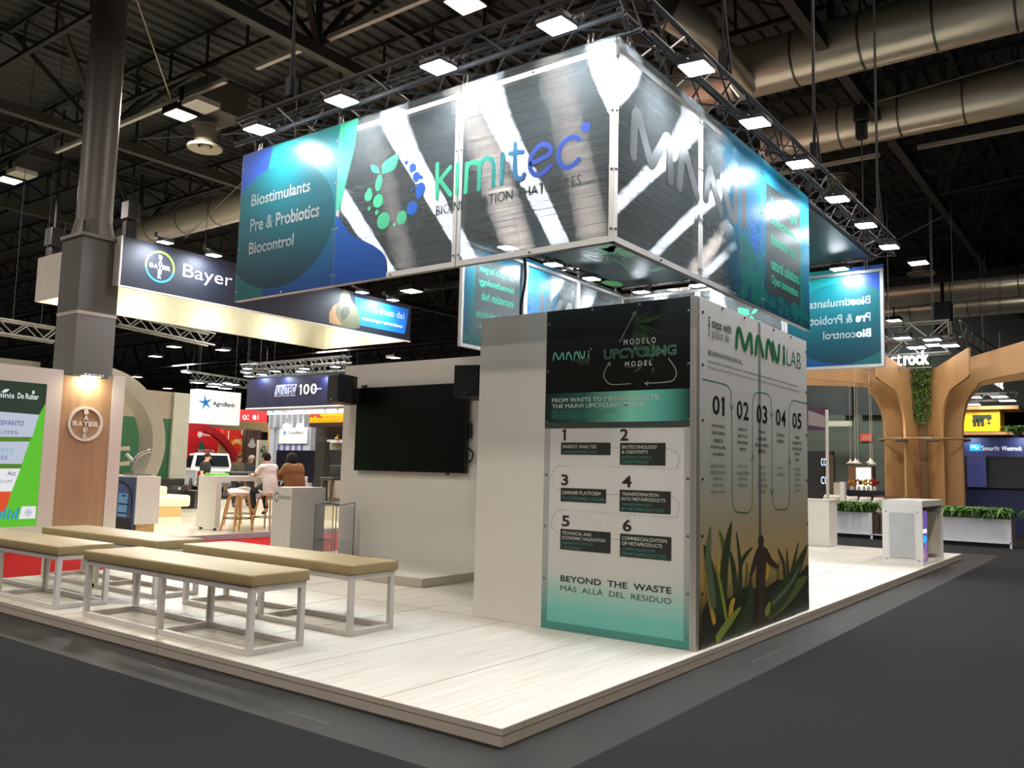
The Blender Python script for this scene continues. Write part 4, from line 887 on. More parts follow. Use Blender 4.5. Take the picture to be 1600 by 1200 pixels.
SF = bpy.data.objects['screen_face.001'] if 'screen_face.001' in bpy.data.objects else bpy.data.objects['screen_face']
def lg(k, off=.003): return Gfx('x', -12.02, off=off)
g = lg(0); a = g.px; g.poly([(-2.2, 2.6), a(73.5, 600), a(71, 630), a(61, 648), (-2.2, a(0, 645)[1])]); g.build('screen_picture', LD['forest'], SF)
g = lg(0, .004)
for pts in (((-40, 640), (61, 648), (50, 683), (-40, 682)), ((-40, 690), (46, 690), (34, 725), (-40, 724))): g.poly(g.pxs(pts))
g.build('screen_panel', LD['pale'], SF)
g = lg(0, .004); g.poly(g.pxs(((-40, 732), (32, 732), (18, 768), (-40, 768)))); g.poly(g.pxs(((34, 791), (56, 791), (55, 810), (29, 811)))); g.build('screen_panel', LD['white'], SF)
g = lg(0, .0035); g.poly(g.pxs(((-40, 768), (18, 768), (8, 800), (-40, 800)))); g.build('screen_picture', LD['red'], SF)
g = lg(0, .0035); g.poly(g.pxs(((-40, 682), (50, 683), (46, 690), (-40, 690)))); g.poly(g.pxs(((-40, 724), (34, 725), (32, 732), (-40, 732)))); g.build('screen_picture', LD['leaf'], SF)
g = lg(0, .0038)
for k in range(7): g.poly(g.pxs(((-12+k*6.5, 793+k % 3*3), (-9+k*6.5, 793+k % 3*3), (-13+k*6.5, 811), (-16+k*6.5, 811))))
g.build('screen_pattern', LD['blue'], SF)
g = lg(0, .0055); g.tpx('Seminis', (-22, 620), (22, 622), (-22, 611), .01); g.tpx('De Ruiter', (27, 623), (60, 624.5), (27, 614), .02); g.poly(g.pxs(((1, 613), (8, 608), (15, 608), (10, 613)))); p_ = a(52, 613); g.disc(p_[0], p_[1], .02, .03); g.build('screen_lettering', LD['white'], SF)
g = lg(0, .0055); g.tpx('SIVANTO', (0, 664.5), (37, 665), (0, 656.5), .01); g.tpx('Act', (11, 743), (24, 743), (11, 736), .01); g.build('screen_lettering', LD['purple'], SF)
g = lg(0, .0055); g.tpx('FLiPPER', (-6, 678), (28, 679), (-6, 672)); g.tpx('VYER', (-10, 719), (12, 719), (-10, 712)); g.tpx('VELUM', (-7, 754.5), (18, 754), (-7, 750)); g.build('screen_lettering', LD['violet'], SF)
g = lg(0, .0055); g.tpx('VYNYTY', (-26, 706.5), (22, 707), (-26, 700), .01); g.tpx('Citrus Type Press', (-16, 710.5), (21, 711), (-16, 708)); g.build('screen_lettering', LD['sky'], SF)
g = lg(0, .0055); p_ = a(44, 801); g.ring(p_[0], p_[1], .045, .008); g.rect(p_[0]-.04, p_[1]-.004, p_[0]+.04, p_[1]+.004); g.rect(p_[0]-.004, p_[1]-.04, p_[0]+.004, p_[1]+.04); g.build('screen_emblem', LD['violet'], SF)
tag(MB().box((-13.0, -3.2, 0), (-12.9, .75, 3.06)).build('backing_board', mat('greige_board', (168, 158, 146), .6)), 'greige board rising behind the lit screen wall', 'panel')
# wood panel with the raised round emblem
wp = thing('feature_wall', 'upright oak panel with a raised white round emblem', 'panel', (-12.1, 1.2, 0))
MB().box((-12.2, .745, 0), (-12.015, 1.618, 2.79)).build('panel_board', woodp, wp)
emb = M['white']
g = MB(); n = 48; cy, cz = 1.178, 1.972
for k in range(n):
    a0, a1 = 2*PI*k/n, 2*PI*(k+1)/n
    q = [(-12.015, cy+r*math.cos(t_), cz+r*math.sin(t_)) for r, t_ in ((.262, a0), (.305, a0), (.305, a1), (.262, a1))]; g.prism(q, (.035, 0, 0))
er = g.build('emblem_ring', emb, wp)
def crossword(G_, u, v, h, w):
    L_ = 'BAYER'
    for k, ch in enumerate(L_):
        G_.text(ch, u-2.5*w+k*w+.06*w, v-h/2, u-2.5*w+(k+1)*w-.06*w, v+h/2, .05)
        if ch != 'Y': G_.text(ch, u-w*.43, v+(2-k)*h*1.2-h/2, u+w*.43, v+(2-k)*h*1.2+h/2, .05)
for off in (.02, .028, .034):
    g = Gfx('x', -12.015, off=off); crossword(g, cy, cz, .088, .093); g.build('emblem_lettering', emb, wp)
sl = thing('spot_lamp', 'small warm spot lamp over the round emblem', 'lamp', (-11.9, 1.2, 2.82)); MB().rbox((-12.05, .99, 2.80), (-11.8, 1.34, 2.83), .01).build('lamp_housing', M['steel'], sl); MB().box((-11.95, 1.02, 2.792), (-11.83, 1.31, 2.798)).build('lamp_lens', emat('warm_lens', (255, 226, 170), 22), sl)
area((-11.88, 1.17, 2.78), 9, .2, (1, .88, .66), (-.35, 0, -1), .1)
tag(MB().box((-12.25, 1.625, 0), (-12.0, 1.85, 2.87)).build('white_post', M['whitewall']), 'white square post right of the oak panel', 'post')
# boxed grey column with the round steel shaft
gc = thing('hall_column', 'grey boxed column with a round steel shaft behind the oak panel', 'column', (-12.6, 1.35, FZ))
gm = mat('grey_column_board', (104, 102, 98), .75, var=.03, scale=(.6, .6, .6))
MB().box((-12.97, 1.0, FZ), (-12.22, 1.71, 3.93)).build('lower_casing', gm, gc); MB().box((-12.97, 1.0, 3.99), (-12.22, 1.71, 5.34)).build('upper_casing', mat('darker_column_board', (84, 83, 80), .75), gc); MB().box((-12.975, .995, 3.93), (-12.215, 1.715, 3.99)).build('pale_band', mat('pale_band', (168, 160, 150), .6), gc)
pc = at(147, 350, y=1.35); colm = mat('weathered_steel_column', (92, 89, 85), .42, .1, var=.12, scale=(4, 4, .5))
MB().tube((pc.x, 1.35, 5.34), (pc.x, 1.35, 12), .305, 40).build('column_shaft', colm, gc, smooth=True)
MB().box((pc.x-.4, .95, 5.34), (pc.x+.4, 1.75, 5.40)).lathe([(.38, .0), (.31, .3)], (pc.x, 1.35, 5.4), 32).build('base_plate', colm, gc)
mb = MB()
for dx in (-.34, .34):
    for dy in (-.34, .34): mb.tube((pc.x+dx, 1.35+dy, 5.4), (pc.x+dx, 1.35+dy, 5.62), .025, 8)
mb.build('anchor_bolts', M['roofsteel'], gc)
# hanging hollow fascia: navy outside, white inside
cx0, cx1, cy0, cy1, cz0, cz1 = -15.25, -12.0, 1.61, 9.25, 4.53, 5.44
fas = thing('hanging_fascia', 'hollow hanging fascia, navy with a round emblem outside and glowing white inside', 'hanging sign', (-13.5, 5, cz0))
navy = mat('navy_fabric', (10, 15, 34), .6, var=.04); wf = mat('white_fascia', (206, 206, 186), .6, var=.02)
MB().box((cx1-.02, cy0, cz0), (cx1, cy1, cz1)).build('navy_face', navy, fas)
MB().box((cx0, cy0-.02, cz0), (cx1, cy0, cz1)).build('white_end', mat('pale_end', (196, 190, 182), .6), fas)
MB().box((cx0, cy0, cz0), (cx0+.03, cy1, cz1)).box((cx0, cy1-.03, cz0), (cx1-.02, cy1, cz1)).box((cx1-.05, cy0, cz0), (cx1-.022, cy1-.03, cz1)).build('white_lining', wf, fas)
MB().box((cx1-.03, cy0-.03, cz0-.03), (cx1+.01, cy1+.01, cz0)).box((cx1-.01, cy0-.03, cz0), (cx1+.02, cy0+.0, cz1)).build('white_edge', M['white'], fas)
whitei = mat('white_print', (222, 226, 232), .5)
g = Gfx('x', cx1, off=.004); g.tpx('Bayer', (285, 440), (362, 452.5), (285, 413), -.005); g.build('fascia_lettering', whitei, fas)
g = Gfx('x', cx1, off=.004); p_ = g.px(250, 417); crossword(g, p_[0], p_[1], .078, .086); g.build('emblem_lettering', whitei, fas)
g = Gfx('x', cx1, off=.004); g.ring(p_[0], p_[1], .285, .035, 40, -.2, PI*1.05); g.build('emblem_arc', mat('lime_arc', (140, 206, 40), .5), fas)
g = Gfx('x', cx1, off=.004); g.ring(p_[0], p_[1], .285, .035, 40, PI*1.05, 2*PI-.2); g.build('emblem_arc', mat('azure_arc', (40, 150, 214), .5), fas)
g = Gfx('x', cx1, off=.003); g.poly(g.pxs(((554, 463), (639, 483), (632, 522), (561, 508)))); g.build('slogan_panel', mat('azure_panel', (16, 110, 210), .5), fas)
g = Gfx('x', cx1, off=.005); g.tpx('El fruto del', (583, 489.5), (631, 498), (583, 479), -.01); g.tpx('compromiso', (565, 503), (629, 512.5), (565, 496), .02); g.build('slogan_lettering', whitei, fas)
for nm, col, pts in (('figure_print', (82, 84, 60), ((520, 509), (516, 492), (520, 478), (530, 472), (532, 458), (538, 453), (546, 457), (548, 468), (556, 478), (561, 494), (562, 512), (553, 514))), ('figure_print', (150, 112, 72), ((514, 505), (514, 490), (520, 478), (526, 474), (524, 490), (534, 508))), ('figure_print', (52, 54, 44), ((534, 500), (531, 488), (536, 480), (544, 478), (547, 488), (541, 497)))):
    g = Gfx('x', cx1, off=.003+.001*(1+(col[0] > 100)+2*(col[0] < 60))); g.poly(g.pxs(pts)); g.build(nm, mat('figure_ink', col, .6), fas)
for (u, v), lb in (((258, 379), 'over the round emblem'), ((334, 399), 'over the large name'), ((566, 457), 'over the figure picture'), ((614, 469), 'over the blue slogan panel')):
    p_ = at(u, v, x=-11.62); flood(p_.x, p_.y, p_.z, PI/2, 'lit flood lamp on the navy fascia, '+lb)
    area((p_.x-.02, p_.y, p_.z-.03), 5, .2, (.8, .88, 1), (-.5, 0, -1))
for y in (2.3, 3.8, 5.6, 7.6): area((cx0+.9, y, cz0+.03), 9, .25, (1, .96, .72), (-1, 0, .22), spread=2.2)
for x in (-14.4, -12.9): area((x, cy1-.8, cz0+.05), 9, .25, (1, .96, .72), (0, 1, .2), spread=2.2)
# ring arch, green wall, grey pillar
ra = thing('ring_arch', 'big greige ring standing before the dark green wall', 'ring', (-14.5, 2, .2))
cc = at(148, 690, x=-14.3); n = 64; mb = MB()
for k in range(n):
    a0, a1 = 2*PI*k/n, 2*PI*(k+1)/n; q = [(-14.3, cc.y+r*math.cos(t_), cc.z+r*math.sin(t_)) for r, t_ in ((1.27, a0), (1.56, a0), (1.56, a1), (1.27, a1))]; mb.prism(q, (-.55, 0, 0))
mb.build('ring_body', mat('greige_ring', (156, 150, 140), .6, var=.02), ra)
MB().box((-14.8, cc.y-.6, 0), (-14.35, cc.y+.6, cc.z-1.38)).build('ring_foot', woodp, ra)
gw_ = thing('green_wall', 'dark green stand wall with a greige upper band', 'wall panel', (-20.5, 5, 0))
a, b_ = at(150, 655, x=-20.5), at(271, 613, x=-20.5); zc = at(240, 653, x=-20.5).z
MB().box((-20.6, a.y-1.5, 0), (-20.5, b_.y, zc)).build('green_board', mat('forest_green_board', (12, 66, 34), .6, var=.05), gw_); MB().box((-20.6, a.y-1.5, zc), (-20.5, b_.y, b_.z)).build('greige_band', mat('greige_board_b', (120, 108, 96), .6), gw_)
g = Gfx("x", -20.5, off=.004)
for pts in (((188, 698), (203, 697), (203, 704), (188, 704)), ((186, 722), (203, 720), (203, 727), (186, 728))): g.poly(g.pxs(pts))
g.build('letter_print', mat('greige_letter', (132, 122, 108), .6), gw_)
q0, q1 = at(273, 613, x=-20.4), at(298, 616, x=-20.4)
tag(MB().box((-20.6, q0.y, 0), (-20.4, q1.y, q0.z)).build('grey_pillar', mat('grey_pillar', (142, 140, 132), .6)), 'grey flat pillar closing the green wall, behind the printer', 'pillar')
# showcase counter, sculpture, cream seat
X = -12.5; a, b_, t0 = at(212, 790, x=X), at(249, 790, x=X), at(214, 744, x=X)
sc_ = thing('showcase_counter', 'white counter with a blue picture front and oak foot, right of the white post', 'counter', (X, a.y, 0))
MB().box((X-1.3, a.y, .15), (X, b_.y, t0.z)).build('counter_body', M['white'], sc_, bevel=.004); MB().box((X-1.2, a.y+.06, 0), (X-.05, b_.y-.05, .15)).build('counter_foot', oak2, sc_)
MB().box((X-1.2, a.y-.006, .02), (X-.03, a.y, t0.z-.03)).build('picture_front', mat('blue_picture', (66, 88, 140), .35, var=.3, scale=(4, 4, 3)), sc_)
g = Gfx('y', a.y-.006, off=.003); g.rect(X-.62, .28, X-.28, .72); g.build('picture_print', mat('pale_blue_print', (110, 170, 230), .35), sc_)
g = Gfx('y', a.y-.006, off=.004); g.rect(X-.62, .33, X-.28, .36); g.rect(X-.62, .5, X-.28, .53); g.rect(X-.5, .66, X-.36, .69); g.rect(X-.7, .04, X-.1, .26); g.stroke(curve([(X-.8, .95), (X-.4, .9), (X-.16, .7), (X-.12, .3)], 6), .05); g.build('picture_print', mat('dark_blue_print', (24, 26, 36), .4), sc_)
y_ = (a.y+b_.y)/2; zt = t0.z
tag(MB().path([tuple(v) for v in curve([(X-.55, y_-.05, zt+.01), (X-.53, y_-.05, zt+.2), (X-.5, y_, zt+.36), (X-.4, y_+.1, zt+.46), (X-.34, y_+.2, zt+.5)], 5)], .035, 10).path([(X-.53, y_-.05, zt+.28), (X-.62, y_-.15, zt+.42)], .03, 8).box((X-.7, y_-.15, zt), (X-.2, y_+.15, zt+.04)).build('sculpture', M['steel'], None, smooth=True), 'silver branching sculpture on the showcase counter', 'sculpture')
a = at(250, 808, z=0); cs = thing('padded_bench', 'cream padded bench on an oak base behind the showcase counter', 'seat', tuple(a))
MB().box((a.x-1.0, a.y-.9, 0), (a.x+.0, a.y+.55, .24)).build('seat_base', oak2, cs); MB().rbox((a.x-1.0, a.y-.95, .24), (a.x+.05, a.y+.78, .52), .06).build('seat_cushion', mat('cream_leather', (236, 230, 196), .4), cs, smooth=True)
MB().rbox((a.x-1.0, a.y-.95, .52), (a.x-.55, a.y+.5, .72), .05).build('seat_back', mat('cream_leather_b', (232, 226, 192), .4), cs, smooth=True)
# printer on a black cabinet, flight case
a = at(268, 797, z=0); b_ = at(303, 793, z=0); dx = (b_-a)
cb = thing('equipment_cabinet', 'black equipment cabinet carrying the printer, left of the white bar table', 'cabinet', tuple(a))
def obox(mb, o, d, s0, s1, t0, t1, z0, z1):
    d = Vector((d.x, d.y, 0)).normalized(); n_ = Vector((-d.y, d.x, 0)); q = [o+d*s+n_*t+Vector((0, 0, z0-o.z)) for s, t in ((s0, t0), (s1, t0), (s1, t1), (s0, t1))]; return mb.prism(q, (0, 0, z1-z0))
wd = Vector((dx.x, dx.y, 0)).length
obox(MB(), a, dx, 0, wd*.95, 0, .5, .02, .5).build('cabinet_body', M['dark'], cb); obox(MB(), a, dx, .03, wd*.55, -.01, 0, .05, .47).build('cabinet_door', M['black'], cb)
pr = thing('printer', 'dark office printer on the black equipment cabinet', 'printer', tuple(a+Vector((0, 0, .5)))); obox(MB(), a, dx, .1, wd*.72, .05, .42, .5, .68).build('printer_body', mat('printer_grey', (52, 54, 54), .5), pr); obox(MB(), a, dx, .04, wd*.66, .1, .4, .68, .86).build('printer_lid', M['dark'], pr, bevel=.02); obox(MB(), a, dx, wd*.3, wd*.4, .04, .05, .55, .62).build('printer_panel', trunk, pr)
fc = thing('flight_case', 'black flight case with silver edges before the equipment cabinet', 'case', tuple(a)); obox(MB(), a, dx, wd*.55, wd*.92, -.3, -.03, .02, .52).build('case_body', M['dark'], fc)
mb = MB()
for s in (.55, .90): obox(mb, a, dx, wd*s, wd*s+.04, -.31, -.3, .02, .53)
obox(mb, a, dx, wd*.55, wd*.94, -.31, -.3, .5, .53); obox(mb, a, dx, wd*.68, wd*.8, -.31, -.3, .18, .34); obox(mb, a, dx, wd*.68, wd*.8, -.31, -.3, .42, .46); mb.build('case_edging', M['steel'], fc)
# bar table, stools
bt = thing('bar_table', 'high white bar table with solid ends where people sit', 'table', (-12.4, 5, 0)); ty0, ty1 = 3.97, 6.28
MB().box((-12.76, ty0, .98), (-12.13, ty1, 1.085)).build('table_top', M['white'], bt, bevel=.004)
for y in (ty0, ty1-.12): MB().box((-12.76, y, .04), (-12.13, y+.12, .98)).build('table_end', M['white'], bt, bevel=.003)
for y in (ty0+.06, ty1-.06):
    for x in (-12.68, -12.2): MB().tube((x, y, 0), (x, y, .04), .03, 10).build('table_foot', M['black'], bt)
ls = mat('stool_beech', (186, 142, 88), .5, var=.12, scale=(10, 10, 1)); seatm = mat('stool_shell', (224, 218, 204), .4)
def make_stool():
    t = thing('bar_stool', '', 'stool'); mb = MB()
    mb.lathe([(.0, .70), (.14, .70), (.2, .73), (.215, .77), (.2, .785), (.15, .76), (0, .745)], (0, 0, 0), 24)
    mb.v = [(x, y, z+.06*max(0, -x/.2)) for x, y, z in mb.v]; mb.build('seat', seatm, t, smooth=True)
    for sx in (-1, 1):
        for sy in (-1, 1): MB().path([tuple(v) for v in curve([(sx*.07, sy*.07, .695), (sx*.13, sy*.13, .66), (sx*.16, sy*.16, .5), (sx*.22, sy*.22, .0)], 4)], .02, 8).build('leg', ls, t, smooth=True)
    MB().path([(.192*math.cos(2*PI*k/24)*1.41, .192*math.sin(2*PI*k/24)*1.41, .26) for k in range(25)], .01, 6).build('foot_ring', M['dark'], t, smooth=True)
    return t
s0 = make_stool(); s0['group'] = 'pale bar stools with beech legs'; s0['label'] = 'empty pale bar stool at the near left end of the white bar table'; s0.location = (-11.72, 4.2, 0)
dup(s0, (-13.05, 5.2, 0), PI, 'empty pale bar stool on the far side of the white bar table')
dup(s0, (-11.72, 4.93, 0), .3, 'pale bar stool under the man in the white shirt'); dup(s0, (-11.70, 5.55, 0), .1, 'pale bar stool under the person in brown')
for x, y, lb, cl_, sz in ((-12.55, 4.25, 'green folded cloth on the left end of the bar table', (120, 214, 70), (.1, .22, .03)), (-12.6, 4.85, 'dark flat bag on the bar table beside the green cloth', (46, 46, 46), (.12, .3, .05)), (-12.5, 5.15, 'grey tray on the bar table before the man in white', (120, 116, 108), (.14, .2, .03))):
    tag(MB().rbox((x-sz[0], y-sz[1], 1.086), (x+sz[0], y+sz[1], 1.086+sz[2]*1.6), .012).build('table_item', mat('item_colour', cl_, .5)), lb, 'table item')
bo = thing('water_bottle', 'clear water bottle at the right end of the bar table', 'bottle', (-12.35, 6.1, 1.086)); MB().lathe([(0, 0), (.035, 0), (.035, .16), (.014, .22), (.014, .245), (0, .245)], (-12.35, 6.1, 1.086), 14).build('bottle_body', mat('bottle_plastic', (190, 214, 206), .15), bo, smooth=True); MB().tube((-12.35, 6.1, 1.33), (-12.35, 6.1, 1.355), .016, 12).build('bottle_cap', mat('cap_green', (70, 150, 100), .4), bo)
# ================================================================== people
def skin(nodes, edges, sub=2):
    """nodes name -> (x, y, z, r)"""
    ks = list(nodes); me = bpy.data.meshes.new('figure'); me.from_pydata([nodes[k][:3] for k in ks], [(ks.index(a), ks.index(b)) for a, b in edges], [])
    ob = bpy.data.objects.new('figure', me); C.objects.link(ob); ob.modifiers.new('skin', 'SKIN'); s_ = ob.modifiers.new('sub', 'SUBSURF'); s_.levels = sub; s_.render_levels = sub
    sv = me.skin_vertices[0].data
    for i, k in enumerate(ks):
        r = nodes[k][3]; sv[i].radius = r if hasattr(r, '__len__') else (r, r); sv[i].use_root = (i == 0)
    dg = bpy.context.evaluated_depsgraph_get(); dg.update(); m2 = bpy.data.meshes.new_from_object(ob.evaluated_get(dg))
    vs = [tuple(v.co) for v in m2.vertices]; fs = [tuple(p.vertices) for p in m2.polygons]
    bpy.data.objects.remove(ob); bpy.data.meshes.remove(me); bpy.data.meshes.remove(m2); return vs, fs
def sk(name, nodes, edges, m, parent, sub=2):
    vs, fs = skin(nodes, edges, sub); mb = MB(); mb.v = vs; mb.f = fs; return mb.build(name, m, parent, smooth=2)
skin_a = mat('skin_light', (206, 158, 128), .5, var=.04); skin_b = mat('skin_brown', (120, 84, 64), .5, var=.04); hairm = mat('dark_hair', (24, 19, 17), .95, var=.3, scale=(60, 60, 60)); hairg = mat('grey_hair', (130, 128, 124), .6)
def loft(mb, rings, flat=True, n=20):
    """ellipse rings joined into a smooth sleeve or torso; flat keeps the rings level, else they turn along the limb"""
    P_ = curve([tuple(c)+(a, b) for c, a, b in rings], 4); o = len(mb.v); m_ = len(P_)
    for i, p in enumerate(P_):
        c = Vector(p[:3])
        if flat: x_, y_ = Vector((1, 0, 0)), Vector((0, 1, 0))
        else:
            d = (Vector(P_[min(m_-1, i+1)][:3])-Vector(P_[max(0, i-1)][:3])).normalized(); y_ = d.cross(Vector((0, .3, 1))).normalized(); x_ = y_.cross(d)
        for k in range(n): t_ = 2*PI*k/n; mb.v.append(tuple(c+x_*(p[3]*math.cos(t_))+y_*(p[4]*math.sin(t_))))
    mb.f += [(o+i*n+k, o+i*n+(k+1) % n, o+(i+1)*n+(k+1) % n, o+(i+1)*n+k) for i in range(m_-1) for k in range(n)]+[tuple(o+k for k in range(n))[::-1], tuple(o+(m_-1)*n+k for k in range(n))]
def person(label, loc, rot, pose, sm, top, topm, botm, hair, build=1.0, long_hair=False, head_turn=0):
    """local frame: faces +Y.  pose: dict of joints"""
    t = thing('person', label, 'person'); J = pose; w_ = build
    hd = Vector(J['head']); nk = Vector(J['neck'])
    N = {'hip': (*J['hip'], (.11*w_, .095*w_)), 'waist': (*J['waist'], (.105*w_, .085*w_)), 'chest': (*J['chest'], (.135*w_, .095*w_)), 'neck': (*nk, .058), 'jaw': (*(nk.lerp(hd, .5)), .062), 'head': (*hd, (.075, .09)), 'crown': (hd.x, hd.y-.01, hd.z+.075, .06)}
    E = [('hip', 'waist'), ('waist', 'chest'), ('chest', 'neck'), ('neck', 'jaw'), ('jaw', 'head'), ('head', 'crown')]
    for s_, sg in (('l', -1), ('r', 1)):
        N['sh'+s_] = (*J['sh'+s_], .062*w_); N['el'+s_] = (*J['el'+s_], .044*w_); N['wr'+s_] = (*J['wr'+s_], .030); N['pa'+s_] = (*J['pa'+s_], (.036, .022))
        N['th'+s_] = (*J['th'+s_], .085*w_); N['kn'+s_] = (*J['kn'+s_], .058*w_); N['an'+s_] = (*J['an'+s_], .04); N['to'+s_] = (*J['to'+s_], .035)
        E += [('chest', 'sh'+s_), ('sh'+s_, 'el'+s_), ('el'+s_, 'wr'+s_), ('wr'+s_, 'pa'+s_), ('hip', 'th'+s_), ('th'+s_, 'kn'+s_), ('kn'+s_, 'an'+s_), ('an'+s_, 'to'+s_)]
    body = sk('body', N, E, sm, t)
    # fingers, thumb and face details belong to the same surface
    mb = MB(); R3 = Matrix.Rotation(head_turn, 3, 'Z')
    for s_, sg in (('l', -1), ('r', 1)):
        p, w0 = Vector(J['pa'+s_]), Vector(J['wr'+s_]); d = (p-w0).normalized(); sd = d.cross(Vector((0, 0, 1))).normalized() if abs(d.z) < .9 else Vector((0, 1, 0))
        for k, L_ in enumerate((.062, .074, .07, .055)):
            a = p+d*.025+sd*((k-1.5)*.017); m1 = a+d*L_*.55+Vector((0, 0, -.006)); mb.tube(a-d*.02, m1, .0085, 6).tube(m1, m1+d*L_*.45+Vector((0, 0, -.016)), .0085, 6, .006)
        a = p-d*.01-sd*sg*.03; mb.tube(a, a+d*.03-sd*sg*.025, .01, 6).tube(a+d*.03-sd*sg*.025, a+d*.06-sd*sg*.028, .0095, 6, .007)
    f = lambda x, y, z: tuple(hd+R3 @ Vector((x, y, z)))
    mb.tube(f(0, .075, .02), f(0, .107, -.02), .009, 8, .014); mb.ball(f(-.083, -.01, -.005), (.012, .02, .032), 8, 6); mb.ball(f(.083, -.01, -.005), (.012, .02, .032), 8, 6)
    bm = MB(); bm.v = [v.co[:] for v in body.data.vertices]; bm.f = [tuple(p.vertices) for p in body.data.polygons]; bm.add(mb.v, mb.f); nm = body.name
    bpy.data.objects.remove(body); bm.build('body', sm, t, smooth=2)
    eye = MB()
    for x in (-.032, .032): eye.ball(f(x, .083, .012), (.014, .007, .007), 8, 6)
    eye.build('eyes', M['dark'], t); MB().ball(f(0, .086, -.048), (.024, .008, .006), 10, 6).build('mouth', mat('lips', (150, 90, 80), .5), t)
    hm = MB()
    vs = MB().ball((0, 0, 0), (.094, .107, .11), 20, 14); keep = []
    for q in vs.f:
        c_ = sum((Vector(vs.v[i]) for i in q), Vector())/len(q)
        if c_.z > .035 or c_.y < -.02 and c_.z > -.06 or (abs(c_.x) > .08 and c_.z > 0): keep.append(q)
    hm.add([f(v[0], v[1]-.008, v[2]+.022) for v in vs.v], keep)
    if long_hair:
        hm.ball(f(0, -.035, -.01), (.122, .105, .155), 18, 14); hm.ball(f(.02, -.02, .05), (.105, .1, .09), 16, 12)
    hm.build('hair', hair, t, smooth=2)
    mid = (Vector(J['shl'])+Vector(J['shr']))/2; hp, wa, ch = Vector(J['hip']), Vector(J['waist']), Vector(J['chest']); sw = abs(J['shl'][0])
    sm_ = MB(); loft(sm_, [(hp-Vector((0, .01, .10)), .17*w_, .145*w_), (hp, .175*w_, .145*w_), (wa, .165*w_, .135*w_), (ch-Vector((0, .0, .06)), .185*w_, .14*w_), (ch+Vector((0, 0, .02)), .19*w_, .135*w_), (mid+Vector((0, 0, .03)), sw*1.08*w_, .105*w_), (mid+Vector((0, 0, .065)), sw*.86*w_, .09*w_), (mid.lerp(nk, .5)+Vector((0, 0, .04)), .10*w_, .08*w_), (mid.lerp(nk, .62)+Vector((0, 0, .03)), .068, .066)])
    for s_ in 'lr':
        a_, e_, r_ = Vector(J['sh'+s_]), Vector(J['el'+s_]), Vector(J['wr'+s_]); a_ = a_-Vector((a_.x*.16, 0, .0))
        rg = [(a_-Vector((a_.x*.5, 0, .02)), .07*w_, .07*w_), (a_, .082*w_, .082*w_), (a_.lerp(e_, .4), .068*w_, .068*w_), (a_.lerp(e_, .68 if top == 'short' else .97), .066*w_, .066*w_)]
        if top == 'long': rg += [(e_.lerp(r_, .4), .053*w_, .053*w_), (e_.lerp(r_, .88), .043, .043)]
        loft(sm_, rg, False)
    sm_.build('shirt', topm, t, smooth=2)
    Tn = {'hip': (*N['hip'][:3], (.145*w_, .12*w_))}; TE = []
    for s_ in 'lr':
        Tn['th'+s_] = (*J['th'+s_], .098*w_); Tn['kn'+s_] = (*J['kn'+s_], .07*w_); Tn['cf'+s_] = (*(Vector(J['kn'+s_]).lerp(Vector(J['an'+s_]), .92)), .052); TE += [('hip', 'th'+s_), ('th'+s_, 'kn'+s_), ('kn'+s_, 'cf'+s_)]
    sk('trousers', Tn, TE, botm, t)
    for s_ in 'lr': sk('shoe', {'a': (*J['an'+s_], .048), 'b': (*(Vector(J['an'+s_]).lerp(Vector(J['to'+s_]), .55)-Vector((0, 0, .0))), (.045, .04)), 'c': (*J['to'+s_], (.042, .034))}, [('a', 'b'), ('b', 'c')], M['dark'], t)
    t.location = loc; t.rotation_euler = (0, 0, rot); return t
seat = dict(hip=(0, -.02, .86), waist=(0, -.02, 1.0), chest=(0, .05, 1.2), neck=(0, .09, 1.34), head=(0, .15, 1.46), shl=(-.17, .05, 1.27), shr=(.17, .05, 1.27), ell=(-.22, .2, 1.1), elr=(.22, .2, 1.1), wrl=(-.12, .42, 1.12), wrr=(.12, .42, 1.12), pal=(-.08, .48, 1.115), par=(.08, .48, 1.115),
            thl=(-.11, .1, .84), thr=(.11, .1, .84), knl=(-.14, .36, .76), knr=(.14, .34, .76), anl=(-.2, .16, .36), anr=(.12, .2, .36), tol=(-.22, .3, .31), tor=(.12, .34, .31))
stand = dict(hip=(0, 0, .86), waist=(0, 0, 1.0), chest=(0, .02, 1.2), neck=(0, .03, 1.36), head=(0, .07, 1.47), shl=(-.17, .01, 1.28), shr=(.17, .01, 1.28), ell=(-.22, .0, 1.02), elr=(.22, .02, 1.02), wrl=(-.22, .08, .8), wrr=(.2, .16, .86), pal=(-.21, .1, .73), par=(.18, .22, .83),
             thl=(-.1, .0, .8), thr=(.1, .0, .8), knl=(-.1, .03, .46), knr=(.1, .03, .46), anl=(-.1, 0, .08), anr=(.1, 0, .08), tol=(-.11, .13, .04), tor=(.11, .13, .04))
tee = mat('white_tee', (226, 222, 214), .8, var=.03); brown = mat('brown_jumper', (122, 82, 44), .9, var=.08, bump=.3, bscale=300); blk = mat('black_tee', (20, 21, 24), .85); jean = mat('black_jeans', (22, 22, 26), .85); grey = mat('grey_trousers', (92, 90, 86), .85); jack = mat('dark_olive_jacket', (52, 50, 38), .85); suit = mat('dark_suit', (28, 28, 34), .8)
person('person in a white short-sleeved shirt seen from behind on a bar stool', (-11.72, 4.93, 0), PI/2, seat, skin_a, 'short', tee, jean, hairm)
person('broad person in a brown jumper seen from behind on a bar stool', (-11.70, 5.55, 0), PI/2-.05, seat, skin_a, 'long', brown, jean, hairm, 1.42, True)
p_ = at(318, 760, d=23.3); person('standing person in a black T-shirt looking right, behind the bar table end', (p_.x, p_.y, 0), -1.0, stand, skin_a, 'short', blk, grey, hairm, 1.0)
